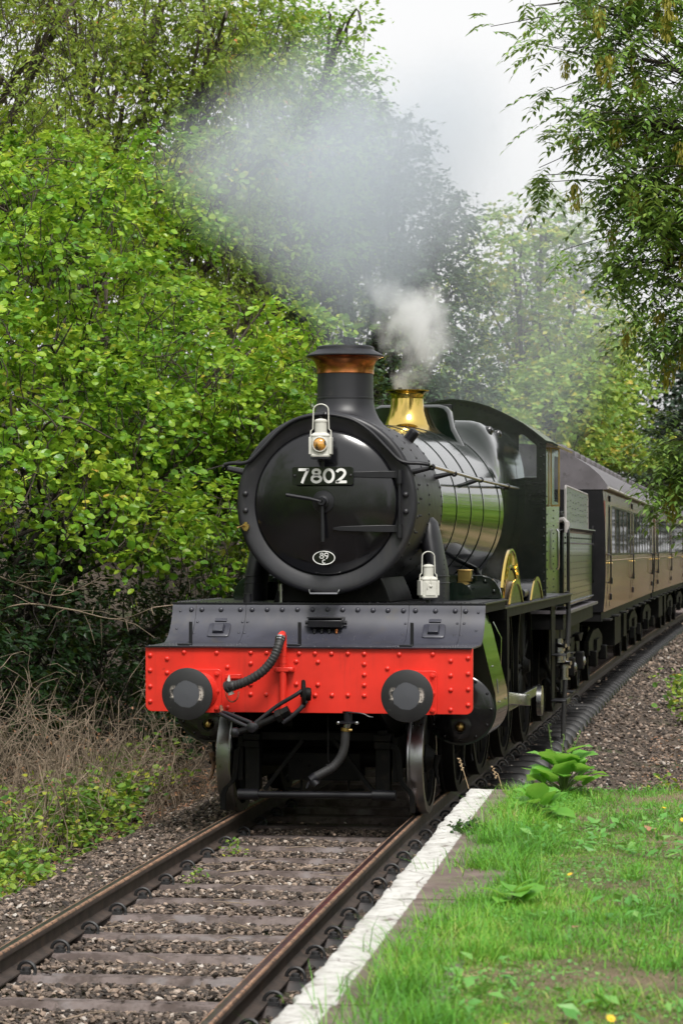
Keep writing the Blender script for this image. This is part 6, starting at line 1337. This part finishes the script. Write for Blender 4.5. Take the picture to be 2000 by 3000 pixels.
# platform turf
def turf(x, y): return PLAT_Z + .06 * (x - (xt(y) + PLAT_U + .9)) / (9 - 2.5) * (x > xt(y) + PLAT_U + .9)
def grass():
    parts = []; r_ = np.random.default_rng(5)
    tv = np.array([(-.5, 0, 0), (.5, 0, 0), (-.32, .55, .1), (.32, .55, .1), (0, 1, .42)], float); tf_ = np.array([(0, 1, 3), (0, 3, 2), (2, 3, 4)])
    def blades(n, x, y, hgt, wid, lean):
        a = r_.uniform(0, 2 * pi, n); D = np.stack([np.cos(a) * lean, np.sin(a) * lean, np.ones(n)], 1); N = np.stack([np.cos(a), np.sin(a), -.3 * np.ones(n)], 1) + .2 * r_.normal(size=(n, 3))
        P = np.stack([x, y, turf(x, y) - .005], 1); t = np.array(tv)
        S = np.stack([hgt, hgt, hgt], 1)
        y_ = unit(D); z_ = unit(-(N - y_ * np.sum(N * y_, 1, keepdims=True))); x_ = np.cross(y_, z_)
        V = t[None, :, 0:1] * x_[:, None] * wid[:, None, None] + t[None, :, 1:2] * y_[:, None] * hgt[:, None, None] + t[None, :, 2:3] * -z_[:, None] * hgt[:, None, None]
        V = V + P[:, None]; F = tf_[None] + (np.arange(n) * 5)[:, None, None]; parts.append((V.reshape(-1, 3), F.reshape(-1, 3)))
    n = 230000; y = -14.5 + (PLAT_Y - .03 + 14.5) * r_.random(n); x = xt(y) + PLAT_U + .2 + r_.random(n) * 2.8
    u = x - xt(y) - PLAT_U; bare = vnoise(x, y, 1.5, 11) * .55 + vnoise(x, y, 4.2, 12) * .45; edge = .29 + .09 * vnoise(x, y, 1.3, 13) + .07 * vnoise(x, y, 5, 14)
    dens = sst(bare, .33, -.16) * .85 + .11; lush = sst(vnoise(x, y, .9, 15), .0, .6); band = np.exp(-((u - .55) / .2) ** 2) * sst(vnoise(x, y, 1.1, 16), -.4, .2)
    keep = (r_.random(n) < np.clip(dens + band, 0, 1)) & (u > edge) & (x < 5.6); x, y, lush, band, dens = x[keep], y[keep], lush[keep], band[keep], dens[keep]; n = len(x)
    h_ = (.013 + .018 * r_.random(n)) * (1 + .8 * lush + 1.3 * band); blades(n, x, y, h_, .0034 + .0016 * r_.random(n), r_.uniform(.2, 1.1, n))
    # longer tufts, some falling over the coping
    for k in range(250):
        ty = r_.uniform(-13, PLAT_Y - .1); tu = abs(r_.normal()) * .18 + .3 if k < 75 else r_.uniform(.8, 2.6); tx = float(xt(ty)) + PLAT_U + tu; m = int(r_.integers(45, 120)); s_ = r_.uniform(.04, .1)
        x = tx + r_.normal(size=m) * s_; y = ty + r_.normal(size=m) * s_ * 1.2; y = np.minimum(y, PLAT_Y - .03); L = r_.uniform(.06, .18) * (1.3 if k < 75 else .75)
        blades(m, x, y, L * r_.uniform(.5, 1.1, m), .004 + .002 * r_.random(m), r_.uniform(.15, 1.2, m))
    V, F = join(parts); nobj('grass', npmesh('grass', V, F, 'grass'), None, 'stuff')
    # thatch in the worn patches
    n = 85000; y = -14 + (PLAT_Y - .05 + 14) * r_.random(n); x = xt(y) + PLAT_U + .5 + r_.random(n) * 2.5; ok = x < 5.5; x, y = x[ok], y[ok]; n = len(x); parts.clear()
    blades(n, x, y, r_.uniform(.02, .065, n), .0028 + .0018 * r_.random(n), r_.uniform(3, 12, n)); V, F = join(parts); nobj('dry_thatch', npmesh('dry_thatch', V, F, 'dry_grass'), None, 'stuff')
    # clover and small broad leaves
    n = 26000; y = -14 + (PLAT_Y - .05 + 14) * r_.random(n); x = xt(y) + PLAT_U + .5 + r_.random(n) * 2.5; ok = (vnoise(x, y, 2.1, 21) + .4 * vnoise(x, y, 6, 22) > .1) & (x < 5.5); x, y = x[ok], y[ok]; n = len(x)
    V, F = scatter(*T_HAZEL, np.stack([x, y, turf(x, y) + r_.uniform(.008, .035, n)], 1), r_.normal(size=(n, 3)) * np.array([1, 1, .2]), UP + .35 * r_.normal(size=(n, 3)), r_.uniform(.008, .02, n)); nobj('clover', npmesh('clover', V, F, 'clover'), None, 'stuff')
    n = 2600; y = -14 + (PLAT_Y - .1 + 14) * r_.random(n); x = xt(y) + PLAT_U + .5 + r_.random(n) * 2.5; ok = (vnoise(x, y, 1.2, 31) > .15) & (x < 5.5); x, y = x[ok], y[ok]; n = len(x)
    V, F = scatter(*T_LEAF, np.stack([x, y, turf(x, y) + r_.uniform(.01, .03, n)], 1), r_.normal(size=(n, 3)) * np.array([1, 1, .1]) + .35 * UP, UP + .3 * r_.normal(size=(n, 3)), r_.uniform(.04, .09, n)); nobj('plantain', npmesh('plantain', V, F, 'clover'), None, 'stuff')
grass()
T_DOCK = ([(0, 0, 0), (0, .35, .07), (0, .7, .06), (0, 1, -.06), (-.3, .06, .07), (-.46, .36, .13), (-.34, .74, .1), (.3, .06, .07), (.46, .36, .13), (.34, .74, .1)],
          [(0, 1, 4), (4, 1, 5), (1, 2, 5), (5, 2, 6), (2, 3, 6), (0, 7, 1), (7, 8, 1), (1, 8, 2), (8, 9, 2), (9, 3, 2)])
dock_me = npmesh('leaf', np.array(T_DOCK[0]), np.array(T_DOCK[1]), 'dock_leaf', True)
def dock(x, y, label, n, h, size, seed, flower=0):
    e = empty('burdock', (x, y, float(turf(np.array([x]), np.array([y]))[0])), 0, label, 'plant', 'broad-leaved plants at the platform edge'); q = random.Random(seed)
    for k in range(n):
        a = 2.4 * k + q.uniform(-.4, .4); t = (k + .5) / n; z = h * (.25 + .75 * (1 - t)) * q.uniform(.75, 1.1); r_ = (.03 + .13 * t) * h / .3; s_ = size * q.uniform(.7, 1.15)
        inst('leaf', dock_me, e, (r_ * math.cos(a), r_ * math.sin(a), z), (R(q.uniform(-15, 35)) + .35 * (1 - t), R(q.uniform(-18, 18)), a - pi / 2), (s_ * q.uniform(.85, 1.2), s_, s_))
        MB().tube([(0, 0, 0), (r_ * .5 * math.cos(a), r_ * .5 * math.sin(a), z * .7), (r_ * math.cos(a), r_ * math.sin(a), z)], [.006, .005, .004], 5).build('stalk', 'stem_green', e)
    for k in range(flower):
        a = q.uniform(0, 6.3); d = .1 * (k - flower / 2); tp = Vector((d + .05, .03 * k, h * 1.35 + q.uniform(0, .1))); mb = MB(); pp = cr([(0, 0, 0), (d * .4, .01, h * .7), tp], 4); mb.tube(pp, .003, 5)
        for j in range(14): t = .45 + .55 * j / 13; p = pp[min(int(t * (len(pp) - 1)), len(pp) - 1)].lerp(pp[-1], (t * (len(pp) - 1)) % 1 * .3); mb.dome(p + Vector((q.gauss(0, .008), q.gauss(0, .008), 0)), (q.gauss(0, 1), q.gauss(0, 1), .5), .007, .012, 5)
        mb.build('flower_spike', 'stem_green', e)
xe = lambda y: float(xt(y)) + PLAT_U
dock(xe(-3.75) + .62, -3.75, 'large bright burdock plant with broad leaves at the far end of the platform', 36, .26, .17, 1, 3)
dock(xe(-5.2) + .55, -5.2, 'smaller broad-leaved plant beside the white line near the platform end', 14, .14, .15, 2)
dock(xe(-8.9) + .62, -8.9, 'flat rosette of long leaves in the grass beside the coping, halfway along', 9, .07, .13, 3)
leafy2 = empty('ivy_tuft', (xe(-6.1) + .2, -6.1, PLAT_Z), 0, 'little dark green tuft growing from the joint in the white line', 'plant'); n = 120
qq = np.random.default_rng(3); P_ = qq.normal(size=(n, 3)) * np.array([.05, .07, .02]) + np.array([0, 0, .035]); V, F = scatter(*T_HAZEL, P_, qq.normal(size=(n, 3)), UP + .6 * qq.normal(size=(n, 3)), qq.uniform(.02, .035, n)); nobj('leaves', npmesh('leaves', V, F, 'under_leaf'), leafy2, 'stuff')
for k, (x, y, lb) in enumerate([(xe(-3.42) - .02, -3.42, 'thin dry grass stalk at the end of the white line'), (xe(-3.42) + .2, -3.41, 'short seed-head stalk beside the end of the white line')]):
    e = MB(); e.tube([(0, 0, 0), (-.03, 0, .1), (-.06, 0, .2 - .08 * k)], [.003, .0025, .002], 5)
    for j in range(7): e.dome((-.04 - .004 * j, 0, .12 + .012 * j - .05 * k), (1 if j % 2 else -1, 0, .6), .006, .014, 5)
    tag(e.build('grass_stalk', 'dry_grass', None, 60, loc=(x, y, PLAT_Z)), lb, 'plant')
petal = MB()
for k in range(9): a = 2 * pi * k / 9; petal.add([(0, 0, .0), (.012 * math.cos(a - .3), .012 * math.sin(a - .3), .003), (.02 * math.cos(a), .02 * math.sin(a), .002), (.012 * math.cos(a + .3), .012 * math.sin(a + .3), .003)], [(0, 1, 2, 3)])
petal.dome((0, 0, 0), (0, 0, 1), .007, .006, 6); pm = petal.mesh('yellow_flower', M['yellow_petal'])
for k in range(17):
    y = q.uniform(-12.6, -4); x = xe(y) + q.uniform(.8, 2.4)
    if x > 5: continue
    o = inst('yellow_flower', pm, None, (x, y, float(turf(np.array([x]), np.array([y]))[0]) + .055), (q.uniform(.1, .7), q.uniform(-.4, .4), 0), q.uniform(.75, 1.15)); tag(o, 'small yellow flower in the platform grass', 'flower', 'yellow flowers in the platform grass')
lm = npmesh('fallen_leaf', np.array(T_DOCK[0]) * np.array([1.2, 1, 1]), np.array(T_DOCK[1]), 'dead_leaf', True)
for k in range(15):
    y = q.uniform(-12.6, -4); x = xe(y) + q.uniform(.7, 2.4); o = inst('fallen_leaf', lm, None, (x, y, float(turf(np.array([x]), np.array([y]))[0]) + .035), (q.uniform(-.4, .4), q.uniform(-.4, .4), q.uniform(0, 6.3)), q.uniform(.04, .075)); tag(o, 'brown fallen leaf on the platform grass', 'leaf', 'fallen leaves on the platform grass')

# ------------------------------------------------------------------ smoke and steam
def smoke_mesh(name, rings, mat, loc):
    mb = MB(); mb.loft([[(cx + rx * math.cos(2 * pi * k / 24), cy_ + ry * math.sin(2 * pi * k / 24), z) for k in range(24)] for (z, cx, cy_, rx, ry) in rings]); o = mb.build(name, mat, None, 60, loc=loc); return o
def plume_mat(name, dens, colr, curve, nscale, lo, hi, aniso=.0, stretch=1., seed=0., turb=1.5, low=1.):
    """Even-coloured vapour; density falls off towards the hull and is broken up by turbulence. curve: (z, cx, cy, rx, ry) rows."""
    m = NT(name); o = m.obj(); sep = m.n('SeparateXYZ'); m.l(o, sep.inputs[0]); x, y, z = sep.outputs
    zmax = curve[-1][0]; zz = m.math('DIVIDE', z, zmax, clamp=True)
    def cv(i, s0):
        return m.math('MULTIPLY', m.ramp(zz, [(r[0] / zmax, ((r[i] + s0) / (2 * s0),) * 3) for r in curve]), 2 * s0) if s0 else m.ramp(zz, [(r[0] / zmax, (r[i] / 4.,) * 3) for r in curve])
    cx = m.math('SUBTRACT', cv(1, 3.), 3.); cy_ = m.math('SUBTRACT', cv(2, 8.), 8.); rx = m.math('MULTIPLY', cv(3, 0), 4.); ry = m.math('MULTIPLY', cv(4, 0), 4.)
    wv = m.n('TexNoise'); wv.inputs['Scale'].default_value = nscale * .6; m.l(o, wv.inputs['Vector'])
    warp = m.vmath('ADD', o, m.vmath('MULTIPLY', m.vmath('SUBTRACT', wv.outputs[1], (.5, .5, .5)), (.8 / nscale,) * 3))
    mp = m.n('Mapping'); mp.inputs['Scale'].default_value = (1, 1, stretch); mp.inputs['Location'].default_value = (seed, seed * .7, 0); m.l(warp, mp.inputs[0])
    nz = m.noise(nscale, mp.outputs[0], 5, .6)
    d = m.math('ADD', m.math('POWER', m.math('DIVIDE', m.math('SUBTRACT', x, cx), rx), 2), m.math('POWER', m.math('DIVIDE', m.math('SUBTRACT', y, cy_), ry), 2))
    f = m.smooth(d, 1., .05); top = m.smooth(zz, 1., .55)
    er = m.smooth(m.math('ADD', m.math('MULTIPLY', f, top), m.math('MULTIPLY', m.math('SUBTRACT', nz, .5), turb)), lo, hi)
    dn = m.math('MULTIPLY', m.math('MULTIPLY', er, m.smooth(m.math('MULTIPLY', f, top), 0., .25)), m.math('ADD', low, m.math('MULTIPLY', m.smooth(zz, .0, .35), 1. - low)))
    v = m.n('VolumePrincipled'); v.inputs['Color'].default_value = (*colr, 1); v.inputs['Anisotropy'].default_value = aniso
    m.l(m.math('MULTIPLY', dn, dens), v.inputs['Density']); return m.done(v.outputs[0], True)
c1 = [(0, 0, 0, .22, .22), (.3, .02, .1, .5, .44), (.65, .0, .28, 1.05, .8), (1.1, -.12, .6, 1.6, 1.2), (1.7, -.2, 1.0, 2.0, 1.6), (2.5, -.05, 1.5, 2.05, 1.8), (3.4, .1, 2.0, 1.75, 1.7)]
M['smoke'] = plume_mat('smoke', .9, (.75, .8, .87), c1, .95, .02, 1.4, turb=2.4, low=1., stretch=.7)
tag(smoke_mesh('smoke_plume', c1, 'smoke', (0, 1.81, 3.9)), 'blue-grey smoke billowing up from the chimney', 'smoke', None, 'stuff')
c2 = [(0, 0, 0, .2, .22), (.2, .02, .05, .36, .38), (.5, .05, .14, .54, .5), (.85, .03, .26, .62, .55), (1.15, -.14, .36, .54, .5), (1.55, -.36, .48, .36, .4)]
M['steam'] = plume_mat('steam', 3.8, (.985, .985, .99), c2, 2.7, .5, 1.5, seed=3., turb=3.8, stretch=.75)
tag(smoke_mesh('steam_plume', c2, 'steam', (0, 5.6, 3.78)), 'white steam puffing from the brass safety valve', 'steam', None, 'stuff')
c3 = [(0, -1.2, 0, 1.2, 1.5), (1.5, -1.0, 0, 1.9, 2.2), (3.2, -.6, 0, 2.3, 2.6), (5.0, -.3, 0, 2.4, 2.6), (7.5, 0, 0, 2.1, 2.2)]
M['drift'] = plume_mat('drift', .025, (.82, .88, .96), c3, .45, -.05, 1.2, turb=1.2)
dr = smoke_mesh('smoke_drift', c3, 'drift', (0, 26, 3.6)); dr.scale = (1, 5, 1)
tag(dr, 'thin haze of smoke hanging over the line behind the engine', 'smoke', None, 'stuff')
